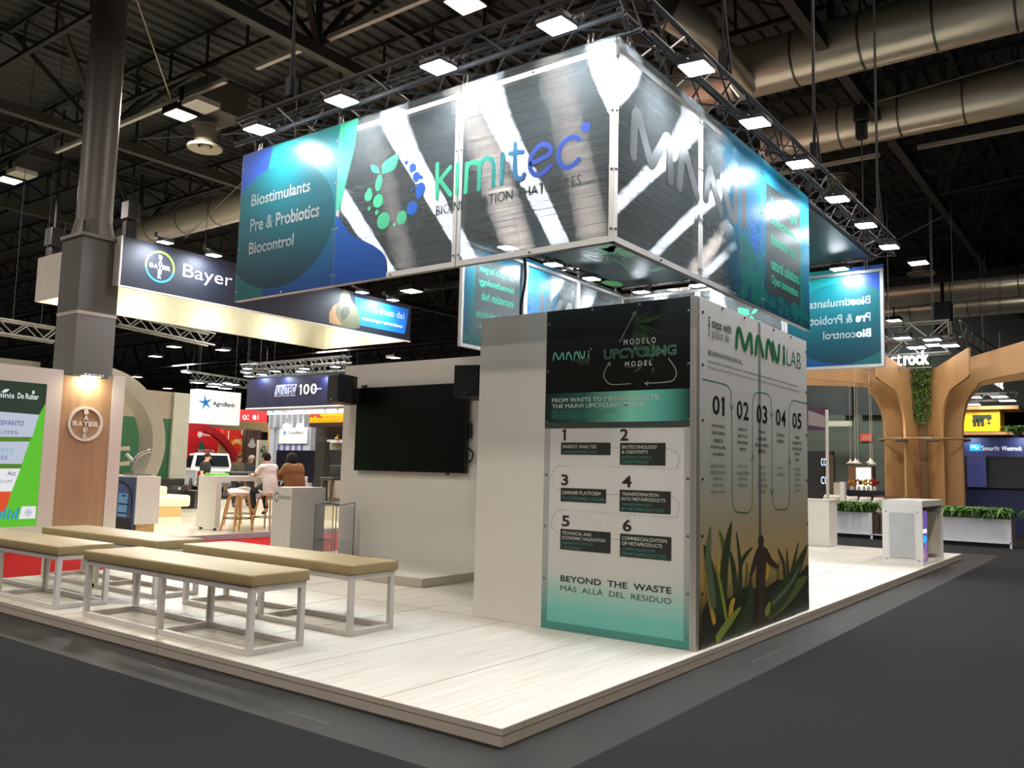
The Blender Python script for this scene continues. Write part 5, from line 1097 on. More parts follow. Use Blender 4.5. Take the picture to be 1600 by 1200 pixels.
p_ = at(371, 740, d=25.5); person('standing person in an olive jacket near the orange and red wall', (p_.x, p_.y, 0), -1.5, stand, skin_b, 'long', jack, suit, hairm, 1.05)
p_ = at(389, 740, d=26.5); person('grey-haired person in a dark suit before the slatted wall', (p_.x, p_.y, 0), -.9, stand, skin_b, 'long', suit, suit, hairg, 1.05)
# ================================================================== stands far behind, centre left
for p_ in ((-27, 12, 8.4), (-33, 17, 8.4), (-24, 15, 8.4)): area(p_, 420, 2, (1, .97, .92))  # unseen lights added to brighten the distant stands
silverm = mat('truss_silver', (112, 112, 108), .45, .5)
def ftruss(a, b_, s, label, group='small lighting trusses over distant stands'):
    a, b_ = Vector(a), Vector(b_); d = (b_-a).normalized(); n_ = Vector((-d.y, d.x, 0)); L = (b_-a).length; t = thing('stand_truss', label, 'truss', tuple(a), group)
    for i, j in ((-1, 0), (1, 0), (-1, 1), (1, 1)): MB().tube(a+n_*s*.5*i+Vector((0, 0, s*j)), b_+n_*s*.5*i+Vector((0, 0, s*j)), .03, 6).build('chord', silverm, t)
    mb = MB(); k = 0; st = s*1.1
    while k*st < L-.02:
        e = min(L, (k+1)*st)
        for i in (-1, 1): mb.tube(a+d*(k*st)+n_*s*.5*i+Vector((0, 0, 0 if k % 2 else s)), a+d*e+n_*s*.5*i+Vector((0, 0, s if k % 2 else 0)), .018, 5)
        k += 1
    mb.build('bracing', silverm, t)
    for q in (a+d*.4, b_-d*.4): MB().tube(q+Vector((0, 0, s)), Vector((q.x, q.y, 12.02)), .008, 5).build('hanging_wire', M['truss'], t)
    return t
flens = emat('distant_lens', (244, 250, 255), 7)
def small_flood(p, label, s=.3, arm=(0, 0, 0), group='small flood lamps over distant stands'):
    t = thing('stand_flood', label, 'flood lamp', tuple(p), group); MB().rbox((p.x-s/2, p.y-s/2, p.z), (p.x+s/2, p.y+s/2, p.z+.08), .015, 1).build('lamp_housing', M['dark'], t)
    MB().box((p.x-s*.46, p.y-s*.46, p.z-.012), (p.x+s*.46, p.y+s*.46, p.z-.003)).build('lamp_lens', flens, t); MB().tube((p.x, p.y, p.z+.08), (p.x, p.y, p.z+.3), .015, 6).tube((p.x, p.y, p.z+.3), (p.x+arm[0], p.y+arm[1], p.z+.3+arm[2]), .02, 6).build('lamp_stem', M['dark'], t); return t
def slab(name, label, cat, pts, plane, c, depth, m, z0=None, hang=False):
    """upright board whose outline is given by picture points on a plane; depth runs away from the viewer"""
    q = [at(u, v, **{plane: c}) for u, v in pts]
    if z0 is not None: q[-1].z = q[-2].z = z0
    us = [p.y if plane == 'x' else p.x for p in q]; zs = [p.z for p in q]
    u0, u1, za, zb = min(us), max(us), min(zs), max(zs); t = thing(name, label, cat, ((c, u0, za) if plane == 'x' else (u0, c, za)))
    (MB().box((c-depth, u0, za), (c, u1, zb)) if plane == 'x' else MB().box((u0, c, za), (u1, c+depth, zb))).build('board', m, t)
    if name in ('hanging_sign', 'display_board', 'white_banner', 'yellow_board', 'lit_sign', 'plum_banner'):
        for u in (u0+.15, u1-.15): p = (c-depth/2, u) if plane == 'x' else (u, c+depth/2); MB().tube((p[0], p[1], zb), (p[0], p[1], 12.02), .008, 5).build('hanging_wire', M['truss'], t)
    return t
wsign = mat('white_sign', (238, 238, 236), .5, var=.01); bluei = mat('azure_ink', (0, 130, 200), .5); dki = mat('charcoal_ink', (54, 56, 60), .5); redi = mat('scarlet_board', (222, 34, 44), .5, var=.05); redd = mat('deep_red_board', (170, 26, 34), .5)
def star(g, x, y, s):
    u, v = g.px(x, y)
    for k in range(5):
        a = PI/2+2*PI*k/5+.2; g.poly([(u+s*.22*math.cos(a-.7), v+s*.22*math.sin(a-.7)), (u+s*math.cos(a), v+s*math.sin(a)), (u+s*.22*math.cos(a+.7), v+s*.22*math.sin(a+.7))])
    g.disc(u, v, s*.3, n=10)
c = -32; t = slab('hanging_sign', 'white hanging sign with a blue star and dark bank lettering', 'sign', ((309, 611), (374, 614), (374, 664), (309, 661)), 'x', c, .6, emat('lit_white_sign', (240, 241, 240), .35))
g = Gfx('x', c, off=.01); g.tpx('AgroBank', (332, 635.5), (367, 639), (332, 626.5), .025); g.build('sign_lettering', dki, t)
g = Gfx('x', c, off=.01); star(g, 321, 629, .42); g.build('sign_star', bluei, t)
c = -36; t = slab('red_wall', 'red stand wall with white lettering and a small green tree', 'wall panel', ((294, 668), (341, 668), (341, 745), (294, 745)), 'x', c, .3, redi, FZ)
g = Gfx('x', c, off=.012); g.tpx('BROTAR', (309, 711), (335, 711), (309, 702), .02); g.tpx('Santander', (315, 681), (338, 682), (315, 676), .02); u, v = g.px(312, 679); g.disc(u, v, .13, .16); g.build('wall_lettering', mat('white_letters', (240, 238, 236), .5), t)
g = Gfx('x', c, off=.01); g.poly(g.pxs(((308, 702), (312, 694), (315, 687), (318, 694), (321, 702)))); g.build('tree_print', mat('tree_green', (24, 120, 80), .5), t)
ar = thing('red_arch', 'red curved arch arm sweeping over the slatted screen', 'arch', (c, 18, 0)); P_ = [at(u, v, x=-35.4) for u, v in ((290, 667), (305, 667), (320, 669), (333, 675), (345, 684), (355, 695), (362, 705), (366, 716), (368, 745))]; mb = MB()
for a, b_ in zip(P_, P_[1:]): mb.bar(a, b_, .35, .28, up=(1, 0, 0))
mb.build('arch_band', redd, ar)
sl_ = thing('slatted_screen', 'pale wooden slats standing under the red arch', 'screen', tuple(at(342, 740, x=-35.6)))
for k in range(5): a = at(343+k*3.6, 686+k*4.5, x=-35.6); MB().box((-35.65, a.y-.045, FZ), (-35.55, a.y+.045, a.z)).build('slat', oak2, sl_)
t = slab('red_wall', 'second red stand wall with a yellow sunflower ring beside the dark slats', 'wall panel', ((349, 671), (386, 673), (386, 745), (349, 745)), 'x', -37, .3, mat('coral_board', (206, 52, 40), .5, var=.12, scale=(.5, .5, .5)), FZ)
g = Gfx('x', -37, off=.012); u, v = g.px(369, 702); g.ring(u, v, .42, .22, 30); g.build('ring_print', mat('marigold_print', (228, 166, 20), .5), t)
g = Gfx('x', -37, off=.014); g.tpx('CRECER', (366, 691.5), (381, 692), (366, 686), .02); u, v = g.px(381, 676); g.disc(u, v, .2); g.rect(*g.px(355, 694), *g.px(358, 673)); g.build('wall_lettering', mat('cream_letters', (236, 226, 190), .5), t)
t = slab('slatted_wall', 'dark brown slatted wall with a pale flame emblem', 'wall panel', ((385, 671), (405, 672), (405, 745), (385, 745)), 'x', -36.5, .3, mat('dark_slats', (66, 48, 42), .6), FZ); mb = MB()
for k in range(9): a = at(386+k*2.3, 700, x=-36.5); b_ = at(386+k*2.3, 672, x=-36.5); mb.box((-36.47, a.y-.02, FZ), (-36.42, a.y+.02, b_.z))
mb.build('slat', mat('mid_brown_slats', (96, 76, 66), .6), t)
g = Gfx('x', -36.4, off=.01); u, v = g.px(393.5, 694); g.disc(u, v-.05, .26, .16)
for k in (-1, 0, 1): g.poly([(u-.1+.1*k, v), (u+.02+.1*k, v+.42-.1*abs(k)), (u+.1+.1*k, v)])
g.build('flame_emblem', mat('pale_grey_emblem', (190, 186, 182), .5), t)
t = slab('picture_panel', 'cream panel with a green squiggle beside the dark slats', 'panel', ((405, 688), (417, 688), (417, 740), (405, 740)), 'x', -36, .2, mat('cream_board', (206, 200, 180), .6), FZ)
g = Gfx('x', -36, off=.012); g.stroke(curve(g.pxs(((407, 706), (410, 699), (414, 698), (412, 704), (408, 704), (412, 708), (416, 704))), 4), .07); g.build('squiggle_print', greenink, t)
tag(MB().box((-35.9, at(417.5, 700, x=-35.9).y, FZ), (-35.75, at(420, 700, x=-35.9).y, 4.2)).build('wood_post', oak2), 'thin pale wooden post right of the green squiggle panel', 'post')
t = slab('display_board', 'red display board with white rounded figures under the navy sign', 'sign', ((296, 645), (417, 643), (417, 661), (296, 661)), 'x', -44, .3, redi)
g = Gfx('x', -44, off=.02)
for k, ch in enumerate('o:e!'): u, v = g.px(378+k*8, 656); g.line(ch, u, v, .34, .03)
g.build('board_lettering', wsign, t)
t = slab('wood_beam', 'long brown beam under the red display board', 'beam', ((296, 661), (425, 661), (425, 668), (296, 668)), 'x', -43.6, .3, mat('olive_wood', (116, 98, 60), .6))
# white pickup
def pickup(p, rz):
    t = thing('pickup_truck', 'white pickup truck parked before the red stand wall', 'car'); wm = mat('white_car_paint', (224, 226, 226), .2, coat=.5)
    mb = MB(); mb.prism([(-2.5, -.9, .42), (2.5, -.9, .42), (2.55, -.9, .8), (2.4, -.9, 1.05), (1.2, -.9, 1.12), (-2.55, -.9, 1.12)], (0, 1.8, 0)); mb.build('body', wm, t, bevel=.05)
    mb = MB(); mb.add([(1.3, -.86, 1.1), (1.3, .86, 1.1), (-1.0, .86, 1.1), (-1.0, -.86, 1.1), (.55, -.7, 1.78), (.55, .7, 1.78), (-.85, .7, 1.8), (-.85, -.7, 1.8)], [(0, 1, 2, 3), (4, 7, 6, 5), (0, 4, 5, 1), (1, 5, 6, 2), (2, 6, 7, 3), (3, 7, 4, 0)]); mb.build('cab', wm, t, bevel=.05)
    gl = mat('car_glass', (20, 24, 28), .08)
    for nm, q in (('windscreen', [(1.16, -.72, 1.2), (1.16, .72, 1.2), (.66, .62, 1.7), (.66, -.62, 1.7)]), ('rear_window', [(-1.03, -.7, 1.24), (-1.03, .7, 1.24), (-.91, .62, 1.7), (-.91, -.62, 1.7)]), ('side_window', [(1.0, -.87, 1.2), (-.85, -.87, 1.2), (-.75, -.745, 1.68), (.5, -.745, 1.68)]), ('side_window', [(1.0, .87, 1.2), (-.85, .87, 1.2), (-.75, .745, 1.68), (.5, .745, 1.68)])): MB().prism(q, (.02 if 'wind' in nm else 0, 0, .01)).build(nm, gl, t)
    for x in (-1.6, 1.6):
        for y in (-.82, .82): MB().tube((x, y-.12, .38), (x, y+.12, .38), .38, 24).build('wheel', M['dark'], t, smooth=True)
    for y in (-.78, .78): MB().box((-2.58, y-.05, .8), (-2.54, y+.05, 1.05)).build('tail_lamp', mat('tail_lamp_red', (170, 20, 20), .3), t)
    MB().box((-2.62, -.85, .42), (-2.5, .85, .58)).build('bumper', M['steel'], t); MB().box((-2.565, -.25, .62), (-2.545, .25, .76)).build('number_plate', M['white'], t)
    t.location = p; t.rotation_euler = (0, 0, rz); return t
p_ = at(324, 745, d=37); pickup((p_.x, p_.y, FZ+.02), PI*.5+1.15)
# navy sign with its truss and lamps
c = 14.5; t = slab('hanging_sign', 'navy hanging sign with silver company name and anniversary figure', 'sign', ((387, 593), (545, 593), (545, 632), (387, 632)), 'y', c, .9, mat('navy_sign', (14, 16, 48), .5, var=.05))
a = bpy.data.objects['board']; q0, q1 = at(387, 593, y=c), at(545, 632, y=c)
MB().box((q0.x-.02, c-.02, q1.z-.05), (at(545, 600, y=c).x, c+.9, q1.z)).build('white_rim', wsign, t)
g = Gfx('y', c, off=.012); A_, B_ = g.px(429, 617), g.px(465, 600); g.poly([(A_[0], A_[1]), (B_[0]-.12, A_[1]), (B_[0], B_[1]), (A_[0]+.1, B_[1])]); g.build('name_plate', mat('silver_plate', (190, 194, 202), .4), t)
g = Gfx('y', c, off=.02); g.tpx('UNITEC', (433, 616), (461, 615.5), (433, 603), .02); g.build('name_lettering', mat('navy_letters', (40, 44, 96), .5), t)
g = Gfx('y', c, off=.015); g.tpx('We work for your results', (429, 620.5), (462, 619.5), (429, 617.5), .01); g.build('name_lettering', wsign, t)
g = Gfx('y', c, off=.016); q0_, q1_ = g.px(467, 617), g.px(496, 599); g.number('100', q0_[0], q0_[1], q1_[0], q1_[1], .09, .02); g.build('figure_lettering', wsign, t)
g = Gfx('y', c, off=.017); g.tpx('years of experience', (489, 610), (503, 609), (489, 606.5), .01); g.build('figure_lettering', wsign, t)
for k, (x0, y0, x1, y1, lb) in enumerate(((380, 581, 545, 566, 'upper stand truss over the navy sign'), (396, 590, 545, 577, 'lower stand truss over the navy sign'))): a, b_ = at(x0, y0, y=c+.2+2.2*(1-k)), at(x1, y1, y=c+.2+2.2*(1-k)); ftruss(a, Vector((b_.x, b_.y, a.z)), .3, lb)
for k, (u, v) in enumerate(((385, 582), (387, 576), (389, 588), (409, 585), (430, 580), (470, 580.5), (476, 576), (524, 573))): small_flood(at(u, v, y=c-.4), 'small lit flood lamp over the navy sign, %s in the row' % ORD[k], arm=(0, .75 if k % 2 else 2.8, 0))
for u in (400, 437, 500): p_ = at(u, 590, y=c-.25); area(p_, 14, .2, (.5, .6, 1), (0, .5, -1))
# other banner, bank booth, yellow board
t = slab('white_banner', 'long white banner with small product icons under the navy sign', 'sign', ((418, 636), (540, 630), (540, 645), (418, 643)), 'y', 20, .3, emat('lit_white_banner', (236, 234, 238), .3))
g = Gfx('y', 20, off=.02)
for u in (445, 477, 508, 528): a = g.px(u, 639); g.disc(a[0], a[1], .07); g.rect(a[0]-.2, a[1]-.15, a[0]+.2, a[1]-.13)
g.build('icon_print', mat('lilac_grey_ink', (140, 130, 140), .5), t)
t = slab('yellow_board', 'yellow hanging board with red delivery lettering', 'sign', ((476, 643), (540, 646), (540, 664), (476, 661)), 'y', 21, .4, emat('lit_yellow_board', (250, 192, 0), .35))
g = Gfx('y', 21, off=.02); g.tpx('DHL', (478, 653), (504, 652), (478, 645), .04); g.build('board_lettering', mat('delivery_red', (214, 30, 20), .5), t)
g = Gfx('y', 21, off=.018); g.rect(*g.px(478, 659), *g.px(540, 657.5)); g.rect(*g.px(506, 651), *g.px(530, 650)); g.build('board_stripes', mat('amber_stripe', (214, 150, 0), .5), t)
tag(MB().box((at(476, 664, y=20.9).x, 20.9, at(476, 667, y=20.9).z), (at(545, 664, y=20.9).x, 21.3, at(476, 661, y=20.9).z)).build('purple_rail', mat('plum_rail', (92, 54, 60), .6)), 'dark plum rail under the yellow board', 'rail')
c = 18.5; bk = thing('bank_booth', 'grey pillared bank booth with two glowing globes and a blue star', 'booth', tuple(at(450, 745, y=c))); lg_ = mat('pale_grey_booth', (176, 180, 188), .5, var=.04)
q = lambda u, v, dy=0: at(u, v, y=c+dy)
MB().box((q(423, 700).x, c+.02, FZ), (q(484, 700).x, c+.3, q(440, 668).z)).build('booth_wall', lg_, bk)
for k in range(7): a = q(427+k*8.8, 648); MB().box((a.x-.06, c-.2, q(430, 668).z), (a.x+.06, c+.1, a.z)).build('booth_slat', lg_, bk)
MB().box((q(437, 700).x, c-.06, q(437, 693).z), (q(481, 690).x, c-.01, q(481, 668).z)).build('booth_sign', wsign, bk); MB().box((q(423, 700).x, c-.1, FZ), (q(430, 690).x, c, q(430, 650).z)).build('booth_post', lg_, bk)
g = Gfx('y', c-.06, off=.01); g.tpx('CaixaBank', (451, 678), (474, 678), (451, 673)); g.tpx('CaixaBank', (437, 643.5), (459, 642.5), (437, 639)); g.build('booth_lettering', dki, bk)
g = Gfx('y', c-.06, off=.01); star(g, 445, 676, .17); star(g, 426, 643, .17); g.build('booth_star', bluei, bk)
gg_ = Gfx('y', c+.02, off=.012)
for k in range(5): gg_.rect(*gg_.px(434+k*9, 706), *gg_.px(437.5+k*9, 694))
gg_.build('booth_slots', mat('indigo_slot', (70, 74, 150), .5), bk)  # flat indigo rectangles on the booth wall
for u in (447.5, 468.5):
    a = q(u, 667.5, -.3); lb = 'left' if u < 450 else 'right'; t = thing('globe_lamp', 'glowing white globe lamp, %s one on the bank booth' % lb, 'lamp', tuple(a)); MB().ball(a, .17, 18, 12).build('globe', emat('globe_white', (255, 252, 246), 4), t, smooth=2); MB().tube(a+Vector((0, 0, .16)), a+Vector((0, 0, .4)), .015, 6).build('stem', M['dark'], t)
t = slab('dark_wall', 'dark stand wall behind the counter with a fruit display', 'wall panel', ((482, 664), (545, 668), (545, 745), (482, 745)), 'y', 22, .3, mat('dark_taupe_wall', (54, 50, 46), .7), FZ)
t = slab('beige_counter', 'beige counter with a round glowing wall lamp beside the screen wall', 'counter', ((483, 690), (545, 690), (545, 745), (483, 745)), 'y', 19.5, .5, mat('beige_counter_board', (178, 164, 146), .55), FZ)
t = slab('white_shelf', 'white shelf carrying fruit at the left edge of the screen wall', 'shelf', ((511, 687), (545, 687), (545, 692), (511, 692)), 'y', 19.2, .3, M['white'])
a = at(526, 685, y=19.1); tag(MB().ball(a, (.09, .09, .06), 12, 8).path([a, a+Vector((.05, 0, .12)), a+Vector((.09, 0, .15))], .02).build('fruit', mat('orange_fruit', (226, 150, 30), .5), None, smooth=2), 'orange fruit on the white shelf', 'fruit')
a = at(500, 698, y=19.3); tag(MB().ball(a, .13, 16, 10).build('globe_lamp', emat('warm_globe', (255, 240, 210), 3), None, smooth=2), 'glowing round lamp on the beige counter near the screen wall', 'lamp')
c = 12.5; t = slab('dark_screen', 'large dark display screen behind the person in brown', 'screen', ((432, 708), (496, 704), (496, 748), (432, 752)), 'y', c, .12, mat('navy_black_screen', (14, 15, 26), .3))
for x_ in (436, 490): a = at(x_, 748, y=c+.05); MB().box((a.x-.03, c+.02, FZ), (a.x+.03, c+.1, a.z+.05)).build('screen_leg', M['dark'], t)
t = slab('dark_screen', 'second dark display screen right of the black totem', 'screen', ((500, 705), (532, 703), (532, 741), (500, 744)), 'y', 13.2, .12, mat('dark_grey_screen', (38, 38, 40), .4))
a = at(520, 741, y=13.25); MB().box((a.x-.04, 13.22, FZ), (a.x+.04, 13.3, a.z+.05)).build('screen_leg', M['dark'], t)
t = slab('black_totem', 'narrow black upright totem behind the white plinth', 'totem', ((493, 690), (503, 690), (503, 790), (493, 790)), 'y', 11, .2, M['black'], FZ)
a = at(514, 748, y=9); t = thing('desk_chair', 'black shell chair beside the screen wall edge', 'chair', (a.x, a.y, 0)); MB().rbox((a.x-.3, 8.9, .95), (a.x+.25, 9.3, 1.03), .03).rbox((a.x-.3, 9.25, .95), (a.x+.25, 9.32, 1.35), .03).build('seat', M['black'], t)
mb = MB()
for dx in (-.25, .2): mb.tube((a.x+dx, 9.0, .95), (a.x+dx*1.3, 8.9, 0), .02, 6).tube((a.x+dx, 9.25, .95), (a.x+dx*1.3, 9.35, 0), .02, 6)
mb.build('legs', mat('bronze_leg', (92, 74, 52), .4), t)
a = at(520, 783, y=8.2); t = thing('low_table', 'low black topped cream table beside the screen wall edge', 'table', (a.x, a.y, 0)); MB().box((a.x-.5, 7.9, .38), (a.x+.5, 8.5, .43)).build('table_top', M['black'], t); MB().box((a.x-.45, 7.95, 0), (a.x+.45, 8.45, .38)).build('table_base', mat('cream_base', (232, 222, 188), .5), t)
# trusses and dim signs in the dark behind the fascia
ftruss(at(180, 507, x=-19), at(330, 540, x=-19), .34, 'silver truss under the glowing fascia'); ftruss(at(-10, 520, x=-19), at(88, 535, x=-19), .34, 'silver truss left of the grey column under the fascia')
ftruss(at(300, 594, x=-34), at(395, 608, x=-34), .4, 'distant silver truss over the white bank sign', )
for k, (u, v) in enumerate(((308, 598), (333, 604), (336, 600), (352, 607), (356, 599), (364, 601))): small_flood(at(u, v, x=-33.5), 'small lit flood lamp over the white bank sign, %s from the left' % ORD[k], .5, (-.6, 0, 0))
# ================================================================== stand on the right with the wooden tree
area((-1.2, 12.6, 5.6), 110, .6, (.92, .95, 1), (0, .45, -1)); area((-9, 36, 9), 900, 2, (.9, 1, .92), (.1, .8, -1))  # unseen lights added for the planters and the far concrete wall
for p_ in ((-1.5, 15.5, 6.6), (-4.0, 17.5, 6.4), (1.0, 17.5, 6.4)): area(p_, 34, .9, (1, .94, .82))
ply = mat('birch_plywood', (172, 132, 86), .5, var=.08, scale=(3, 3, .5)); leafm = mat('fern_green', (84, 128, 44), .6, var=.45, scale=(9, 9, 9)); leafd = mat('fern_dark_green', (44, 82, 28), .6, var=.4, scale=(9, 9, 9))
def foliage(x0, x1, y0, y1, z, h, n, seed, drop=0):
    rr = random.Random(seed); A, B_ = MB(), MB()
    for k in range(n):
        b_ = Vector((rr.uniform(x0, x1), rr.uniform(y0, y1), z-.02)); a = rr.uniform(0, 2*PI); ln_ = rr.uniform(.6, 1)*h; out = rr.uniform(.15, .8)*h
        if drop and rr.random() < drop: b_.y = y0; a = -PI/2+rr.uniform(-.6, .6)
        d = Vector((math.cos(a), math.sin(a), 0)); m_ = b_+d*out*.5+Vector((0, 0, ln_*.75)); e = b_+d*out*1.25+Vector((0, 0, ln_*(.62 if rr.random() < .7 else .1))); s_ = d.cross(Vector((0, 0, 1)))*h*.09
        (A if rr.random() < .55 else B_).add([b_-s_*.4, b_+s_*.4, m_+s_, m_-s_, e], [(0, 1, 2, 3), (3, 2, 4)])
    return A, B_
def planter(label, x0, x1, y, seed, slat=None):
    t = thing('planter', label, 'planter', (x0, y, FZ)); wm = mat('bluish_white_board', (206, 210, 220), .5, var=.02)
    MB().box((x0, y, .02), (x1, y+.5, .53)).build('planter_box', wm, t); MB().box((x0, y-.02, 0), (x1, y+.52, .03)).box((x1-.035, y-.02, FZ), (x1+.01, y+.02, .03)).build('planter_rim', wm, t)
    MB().box((x0, y+.08, FZ), (x1-.02, y+.42, .0)).build('planter_base', navy, t); MB().box((x1, y+.01, .02), (x1+.02, y+.49, .53)).build('planter_end', mat('walnut_end', (70, 52, 38), .6), t)
    A, B_ = foliage(x0+.03, x1-.03, y+.02, y+.48, .53, .36, int(620*(x1-x0)), seed, .12); A.build('foliage', leafm, t); B_.build('foliage', leafd, t)
    return t
planter('white planter with ferns right of the white kiosk', -1.0, .46, 15.22, 1); pl2 = planter('white planter with ferns between the white counter and the kiosk', -3.6, -2.46, 15.42, 2)
t = thing('slat_planter', 'dark slatted planter behind the frosted kiosk', 'planter', (-2.4, 15.45, FZ)); mb = MB()
for k in range(8): mb.box((-2.44+k*.15, 15.45, .02), (-2.32+k*.15, 15.5, .5))
mb.box((-2.44, 15.5, .02), (-1.2, 15.9, .5)); mb.build('slat_box', mat('walnut_slats', (66, 50, 38), .6), t); MB().box((-2.44, 15.43, 0), (-1.2, 15.92, .03)).build('planter_rim', mat('pale_rim', (190, 194, 204), .5), t)
MB().box((-2.4, 15.55, FZ), (-1.24, 15.85, 0)).build('planter_base', navy, t)
planter('white planter with ferns at the right picture edge', .62, 2.2, 16.4, 4)
# the plywood tree
TY = 18.9; tc_ = at(1443, 700, y=TY); TX = tc_.x
tree = thing('plywood_tree', 'large tree of curved plywood fins with hanging ivy in the middle', 'sculpture', (TX, TY, FZ))
def fin(ang, R_, zt, dip, dz=0):
    prof = [(.3, FZ), (1.02, FZ), (1.02, 2.55)]+curve([(1.02, 2.55), (1.06, 3.05), (1.2, 3.5), (1.42, 3.78), (min(1.6, R_*.8), 3.93), (R_*.9+.12, 4.12), (R_, 4.2)], 4)[1:]+[(R_, zt), (.3, dip)]
    prof = [(r, z+dz*max(0, min(1, (z-2.55)/1.4))) for r, z in prof]
    c, s = math.cos(ang), math.sin(ang); n_ = Vector((-s, c, 0))*.03
    return MB().prism([Vector((TX+r*c, TY+r*s, z))-n_ for r, z in prof], n_*2).build('fin', ply, tree)
for k, (deg, R_, zt) in enumerate(((-53, 2.4, 4.86), (-105, 2.4, 4.86), (-14, 2.9, 4.95), (-146, 4.6, 4.9), (28, 3.0, 4.9), (62, 2.4, 4.9), (98, 2.2, 4.9), (138, 2.8, 4.9), (176, 4.4, 4.8))): fin(math.radians(deg), R_, zt, 4.45 if k < 2 else 4.35, -.25 if k < 2 else 0)
MB().path([(TX+1.12*math.cos(2*PI*k/40), TY+1.12*math.sin(2*PI*k/40), 2.42) for k in range(41)], .03, 6).build('ring_rail', mat('bronze_rail', (150, 116, 74), .5), tree)
mb = MB()
for a in range(0, 360, 36): mb.tube((TX, TY, FZ), (TX, TY, FZ+.1), .3, 16)
MB().tube((TX, TY, FZ), (TX, TY, 4.3), .28, 20).build('tree_core', mat('dark_core', (112, 84, 54), .7), tree)
rr = random.Random(21); A, B_ = MB(), MB()
for k in range(900):
    z = 2.85+1.75*rr.random()**.8; a = -PI/2+rr.uniform(-.5, .5)+.19; r = .36+.28*rr.random()*(z-2.3)/2; p_ = Vector((TX+r*math.cos(a), TY+r*math.sin(a)-.15, z)); u = Vector((rr.uniform(-1, 1), rr.uniform(-1, 1), rr.uniform(-1, .2))).normalized()*.06; v_ = u.orthogonal().normalized()*.03
    (A if k % 2 else B_).add([p_, p_+u*.5+v_, p_+u, p_+u*.5-v_], [(0, 1, 2, 3)])
A.build('ivy', leafm, tree); B_.build('ivy', leafd, tree)
for k, (u, lb) in enumerate(((1386, 'left'), (1409, 'middle'), (1457, 'right'))):
    p_ = at(u, 689, y=TY-1.15 if u > 1400 else TY-.3); t = thing('wash_lamp', 'grey flat wash lamp on the ring rail of the plywood tree, %s one of three' % lb, 'lamp', tuple(p_)); MB().rbox((p_.x-.14, p_.y-.1, p_.z-.02), (p_.x+.14, p_.y+.1, p_.z+.03), .01).build('lamp_housing', M['truss'], t); MB().bar(p_, p_+Vector((0, .1, .16)), .02).build('lamp_arm', M['dark'], t)
    area(p_+Vector((0, -.15, .1)), 2, .2, (1, .9, .7), (0, .3, 1))
# floating letters and the truss square above
lt = thing('roof_letters', 'white lit letters standing over the plywood tree', 'sign', tuple(at(1410, 565, y=17.6)))
for off in (.0, .03, .06):
    g = Gfx('y', 17.6, off=off); A_, B_, D_ = g.px(1355, 573), g.px(1411, 568), g.px(1355, 552); h = D_[1]-A_[1]; g.text('West', A_[0], A_[1]-.02, B_[0]-.02, A_[1]-.02+h, .0); E_ = g.px(1452, 563); g.text('rock', B_[0]+.02, A_[1]-.02, E_[0], A_[1]-.02+h, .03); g.build('letter', emat('lit_letters', (250, 250, 250), 1.1), lt)
MB().bar((lt.location.x-1.0, 17.6, lt.location.z-.18), (lt.location.x+.7, 17.6, lt.location.z-.18), .03).build('letter_rail', silverm, lt)
a, b_ = at(1365, 535, y=17.8), at(1486, 523, y=17.8); b_.z = a.z; ftruss(a, b_, .42, 'upper front truss over the wooden tree stand')
a2, b2 = at(1365, 558, y=17.9), at(1484, 550, y=17.9); b2.z = a2.z; ftruss(a2, b2, .36, 'lower front truss behind the white letters')
ftruss(b_, b_+Vector((.1, 6, 0)), .42, 'side truss running back from the wooden tree stand')
for k, (u, v) in enumerate(((1410, 524), (1411, 528.5), (1432, 543), (1457, 531), (1461, 539), (1484, 540))): small_flood(at(u, v, y=17.5), 'small lit flood lamp on the truss over the wooden tree, %s from the left' % ORD[k], .42, (0, .4, 0))
c = .35; t = slab('lit_sign', 'tilted glowing letter sign at the right end of the tree roof', 'sign', ((1538, 562), (1568, 590), (1568, 604), (1538, 590)), 'x', -1.05, .08, mat('grey_mesh_sign', (120, 122, 128), .5))
g = Gfx('x', -1.05, off=.012); A_, B_ = g.px(1546, 593), g.px(1567, 603); g.text('Smurfit', A_[0], A_[1]-.05, B_[0], A_[1]+.4, .03); g.build('sign_lettering', emat('glow_letters', (255, 246, 230), 2.2), t)
g = Gfx('x', -1.05, off=.012); A_ = g.px(1541, 578); g.disc(A_[0], A_[1], .25, .25); g.build('sign_logo', emat('glow_blue', (60, 140, 240), 1.5), t)
for y_ in (at(1540, 570, x=-1.05).y, at(1565, 570, x=-1.05).y): MB().tube((-1.09, y_, 5.0), (-1.09, y_, 6.6), .02, 6).build('sign_rod', silverm, t)
# navy wall with its name and screen
c = 21.0; t = slab('navy_wall', 'navy stand wall with white company name and a dark screen', 'wall panel', ((1498, 684), (1640, 684), (1640, 800), (1498, 800)), 'y', c, .2, mat('navy_board', (26, 34, 74), .6), FZ)
g = Gfx('y', c, off=.01); g.tpx('Smurfit', (1534, 704), (1562, 704), (1534, 697), -.005); g.tpx('Westrock', (1565, 704), (1597, 704.5), (1565, 697), .02); g.build('wall_lettering', wsign, t)
g = Gfx('y', c, off=.01); u, v = g.px(1524, 699.5); g.rect(u-.14, v-.09, u+.14, v+.09); g.build('wall_logo', mat('logo_blue', (40, 150, 230), .4), t)
g = Gfx('y', c, off=.014); g.stroke([(u-.08, v+.02), (u-.02, v+.04), (u+.03, v-.03), (u+.08, v)], .025); g.build('wall_logo_line', wsign, t)
tv2 = thing('wall_screen', 'dark flat screen on the navy stand wall', 'screen', tuple(at(1560, 738, y=c-.06))); a, b_ = at(1510, 762, y=c-.06), at(1632, 713, y=c-.06); MB().rbox((a.x, c-.07, a.z), (b_.x, c-.01, b_.z), .01).build('screen_bezel', M['dark'], tv2)
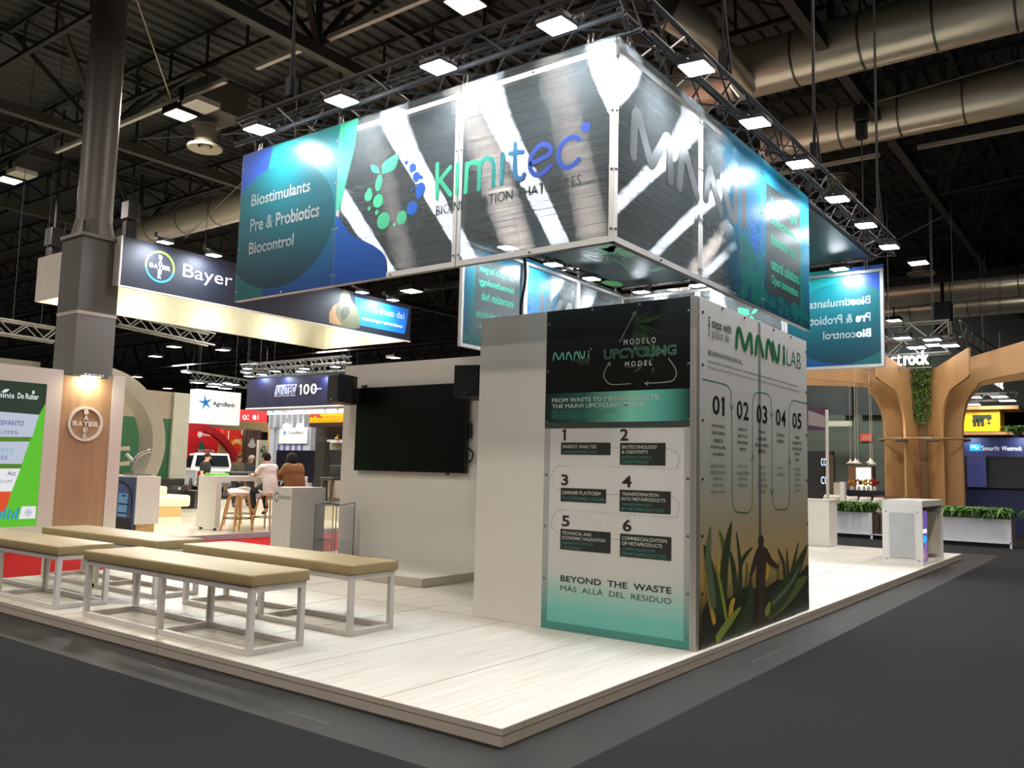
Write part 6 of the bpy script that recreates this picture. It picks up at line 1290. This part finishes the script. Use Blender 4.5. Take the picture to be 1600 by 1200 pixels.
e_ = at(1541, 740, y=c-.07).x; MB().box((a.x+.03, c-.074, a.z+.03), (e_, c-.07, b_.z-.03)).build('screen_picture', emat('dim_violet_screen', (60, 62, 116), .55, True), tv2); MB().box((e_, c-.074, a.z+.03), (b_.x-.03, c-.07, b_.z-.03)).build('screen_glass', mat('screen_black', (9, 10, 14), .15), tv2)
for u in (1515, 1596): p_ = at(u, 683, y=c-.35); area(p_, 8, .15, (.72, .8, 1), (0, .45, -1))
# yellow stand
c = 27; t = slab('yellow_box', 'yellow stand box with dark rounded lettering and a wooden rim', 'sign', ((1500, 641), (1562, 641), (1562, 674), (1500, 674)), 'y', c, 1.2, mat('yellow_board', (226, 186, 8), .5, var=.03))
g = Gfx('y', c, off=.02); g.tpx('ffió', (1519, 667), (1553, 665), (1519, 653), .05); a, b_ = g.px(1520, 654), g.px(1549, 648); g.rect(a[0], a[1], b_[0], b_[1]); g.build('box_lettering', mat('bottle_green_ink', (34, 46, 28), .5), t)
a, b_ = at(1500, 641, y=c), at(1566, 641, y=c); MB().box((a.x-.1, c-.15, a.z), (b_.x+.5, c+1.6, a.z+.12)).build('wood_rim', ply, t); z1 = at(1500, 676, y=c).z; MB().box((a.x-.2, c-.4, z1-.1), (b_.x+1.2, c+1.6, z1)).build('wood_base', ply, t); MB().box((a.x, c+.1, FZ), (b_.x, c+1.2, z1-.1)).build('stand_base', mat('stand_base_grey', (70, 66, 58), .6), t)
area((a.x+1, c-1.8, a.z+1.2), 160, .6, (1, .95, .85), (0, .8, -1))
p0, p1 = at(1515, 627, y=c+.3), at(1590, 622, y=c+.3); ftruss(p0, Vector((p1.x, p1.y, p0.z)), .25, 'small pale truss over the yellow stand box')
for k, (u, v) in enumerate(((1519, 632), (1521, 621), (1562, 620), (1574, 626))): small_flood(at(u, v, y=c-.2), 'small lit flood lamp over the yellow stand box, %s from the left' % ORD[k], .5, (0, .6, 0))
a = at(1588, 668, y=c-.3); A, B_ = foliage(a.x-.3, a.x+.4, c-.4, c, a.z-.2, .4, 160, 9); t = thing('pot_plant', 'small green pot plant at the right end of the yellow stand box', 'plant', tuple(a)); A.build('foliage', leafm, t); B_.build('foliage', leafd, t); MB().lathe([(.0, -.45), (.2, -.45), (.25, -.15), (0, -.15)], (a.x+.05, c-.2, a.z), 16).build('pot', M['dark'], t)
# hall wall behind, exit-side sign and dim stands
con = mat('board_marked_concrete', (84, 88, 78), .85, var=.12, scale=(.4, .4, 2))
a, b_ = at(1262, 655, y=42), at(1396, 655, y=42); struct(MB().box((a.x-6, 42, FZ), (b_.x+.4, 42.4, at(1340, 648, y=42).z)).build('wall_concrete', con))
struct(MB().box((a.x-6, 42.1, at(1340, 648, y=42).z), (16, 42.5, 12)).build('wall_upper', mat('dim_cladding', (58, 59, 58), .8)))
for u in (1327, 1352, 1364, 1376): p_ = at(u, 640, y=41.8); struct(MB().box((p_.x-.2, 41.6, at(1340, 650, y=42).z), (p_.x+.2, 42, 12)).build('wall_column', M['roofsteel']))
t = slab('red_notice', 'red notice on the concrete wall beyond the pendant lamps', 'sign', ((1344, 677), (1363, 677), (1363, 690), (1344, 690)), 'y', 41.9, .05, mat('notice_red', (196, 66, 46), .5))
g = Gfx('y', 41.9, off=.02); g.rect(*g.px(1347, 682), *g.px(1360, 681)); g.rect(*g.px(1348, 684.5), *g.px(1359, 683.5)); g.rect(*g.px(1346, 687), *g.px(1361, 686)); g.build('notice_print', mat('notice_pale', (224, 160, 140), .5), t)
slab('white_beam', 'pale horizontal beam on the concrete wall left of the red notice', 'beam', ((1294, 658), (1331, 658), (1331, 666), (1294, 666)), 'y', 40, .2, mat('pale_beam', (170, 164, 148), .6))
tag(MB().box((at(1290, 700, y=12.4).x, 12.4, FZ), (at(1293.6, 700, y=12.4).x, 12.46, at(1291, 640, y=12.4).z)).build('white_pole', M['white']), 'thin white upright rising behind the white counter', 'pole')
t = slab('plum_banner', 'white and plum banner in the gap beside the field poster', 'sign', ((1255, 637), (1290, 645), (1290, 672), (1255, 668)), 'y', 24, .1, mat('plum_board', (98, 60, 92), .6)); g = Gfx('y', 24, off=.01); g.poly(g.pxs(((1263, 641), (1289, 650), (1289, 668), (1263, 664)))); g.build('white_print', mat('grey_white_print', (176, 172, 174), .6), t)
slab('brown_partition', 'dark brown partition right of the thin white upright', 'wall panel', ((1293, 711), (1302, 711), (1302, 800), (1293, 800)), 'y', 22, .2, mat('brown_partition_board', (104, 86, 70), .6), FZ)
t = slab('dark_partition', 'dark partition with glowing outline letters beside the field poster', 'wall panel', ((1255, 705), (1301, 705), (1301, 800), (1255, 800)), 'y', 23, .2, mat('charcoal_partition', (44, 44, 46), .6), FZ)
g = Gfx('y', 23, off=.01); g.tpx('coco', (1283, 728), (1302, 728), (1283, 716), .0); g.tpx('cu', (1283, 757), (1294, 756), (1283, 745), .0); g.build('outline_lettering', emat('glow_outline', (196, 220, 250), 1.0), t)
# bar with lit cabinet, objects on it
c = 19.6; bar_ = slab('bar_counter', 'dark navy bar counter behind the white shell chairs', 'counter', ((1318, 768), (1402, 768), (1402, 800), (1318, 800)), 'y', c, .5, mat('dark_navy_board', (28, 30, 48), .5), FZ)
cab2 = thing('lit_cabinet', 'wooden cabinet with three bright white lit panels behind the bar', 'cabinet', tuple(at(1345, 790, y=20.8))); a, b_ = at(1325, 728, y=20.8), at(1363, 728, y=20.8); MB().box((a.x, 20.8, FZ), (b_.x, 21.2, a.z)).build('cabinet_body', mat('brown_cabinet', (132, 96, 66), .5), cab2)
for k in range(3): p0, p1 = at(1338.5+k*7.6, 770, y=20.79), at(1345.3+k*7.6, 731, y=20.79); MB().box((p0.x, 20.785, p0.z), (p1.x, 20.8, p1.z)).build('lit_panel', emat('warm_white_panel', (255, 246, 222), 2.0), cab2)
for u, col, nm in ((1332, (226, 150, 30), 'orange'), (1342, (120, 60, 60), 'plum'), (1350, (226, 206, 60), 'yellow'), (1357, (224, 140, 70), 'peach'), (1367, (190, 40, 60), 'crimson')):
    p_ = at(u, 768, y=c+.25); t = thing('flower_vase', '%s flowers in a small vase on the dark bar counter' % nm, 'flowers', tuple(p_)); MB().lathe([(0, 0), (.05, 0), (.06, .1), (.03, .16), (0, .16)], p_, 12).build('vase', M['white'], t, smooth=True); mb = MB(); rr = random.Random(u)
    for k in range(12): mb.ball((p_.x+rr.uniform(-.1, .1), p_.y+rr.uniform(-.08, .08), p_.z+.2+rr.uniform(0, .14)), .035, 8, 6)
    mb.build('blossom', mat(nm+'_blossom', col, .6), t, smooth=2)
t = slab('white_dispenser', 'slim white dispenser stand behind the fern planter', 'dispenser', ((1313, 753), (1319, 753), (1319, 800), (1313, 800)), 'y', 17.2, .2, M['white'], FZ); slab('cream_box', 'cream box unit left of the slim dispenser', 'box', ((1303, 754), (1316, 754), (1316, 790), (1303, 790)), 'y', 19, .4, mat('cream_unit', (190, 186, 164), .6), FZ)
def shell_chair(u, lb, y=17.4, rz=0.0):
    t = thing('shell_chair', lb, 'chair', group='white shell chairs behind the planters'); mb = MB(); nU, nV = 10, 8
    for i in range(nU+1):
        for j in range(nV+1):
            s = i/nU; w_ = (j/nV-.5)*2; wd = .22-.05*max(0, s-.5)**1; z = .45+max(0, s-.42)*.72; y_ = .2-s*.5 if s < .42 else -.01-.12*(s-.42); mb.v.append((w_*wd*(1-.25*max(0, s-.7)*3*abs(w_)**3), y_+.07*w_*w_*(s > .3), z+.06*w_*w_*(1-s)))
    mb.f = [(i*(nV+1)+j, i*(nV+1)+j+1, (i+1)*(nV+1)+j+1, (i+1)*(nV+1)+j) for i in range(nU) for j in range(nV)]
    o = mb.build('seat_shell', mat('white_shell', (226, 222, 206), .4), t, smooth=2)
    md = o.modifiers.new('thick', 'SOLIDIFY'); md.thickness = .015
    for sx in (-1, 1):
        for sy in (-1, 1): MB().tube((sx*.1, sy*.1, .45), (sx*.2, sy*.2, 0), .014, 6).build('leg', ls, t)
    p_ = at(u, 780, y=y); t.location = (p_.x, y, FZ+.1); t.rotation_euler = (0, 0, rz); return t
for u, y, rz, lb in ((1297, 18.2, .4, 'white shell chair nearest the white counter'), (1308, 17.9, .2, 'second white shell chair from the white counter'), (1318, 17.9, -.5, 'white shell chair behind the slim dispenser'), (1332, 17.2, .9, 'middle white shell chair right of the slim dispenser'), (1352, 17.0, .8, 'white shell chair before the lit cabinet'), (1373, 16.8, .9, 'white shell chair nearest the brown table')): shell_chair(u, lb, y, rz)
p_ = at(1396, 776, y=17.0); t = thing('brown_table', 'small brown table between the shell chairs and the wooden tree', 'table', (p_.x, 17.6, FZ)); MB().box((p_.x-.45, 16.9, p_.z-.03), (p_.x+.35, 17.5, p_.z)).build('table_top', mat('walnut_top', (98, 70, 50), .5), t)
for dx, dy in ((-.4, 16.95), (.3, 16.95), (-.4, 17.45), (.3, 17.45)): MB().tube((p_.x+dx, dy, p_.z-.03), (p_.x+dx*1.1, dy, FZ), .02, 6).build('leg', M['dark'], t)
for u, v, y, lb in ((1329, 724, 18.6, 'first pendant lamp from the left over the bar'), (1336.5, 723.5, 17.8, 'second pendant lamp from the left over the bar'), (1340.5, 724.5, 18.9, 'third pendant lamp, overlapping the second, over the bar'), (1360, 723, 17.7, 'fourth pendant lamp, right of the gap, over the bar'), (1363, 725.5, 18.4, 'last pendant lamp nearest the wooden tree')):
    p_ = at(u, v, y=y); t = thing('pendant_lamp', lb, 'lamp', tuple(p_), 'white flared pendant lamps'); MB().lathe([(.115, 0), (.112, .012), (.06, .035), (.028, .075), (.012, .13), (0, .13)], p_, 24).lathe([(.112, 0), (.05, .025), (0, .05)], p_, 24).build('lamp_shade', mat('pendant_white', (236, 232, 220), .4), t, smooth=True); MB().tube(p_+Vector((0, 0, .12)), p_+Vector((0, 0, 2.6)), .008, 6).build('cord', mat('pale_cord', (180, 174, 160), .6), t)
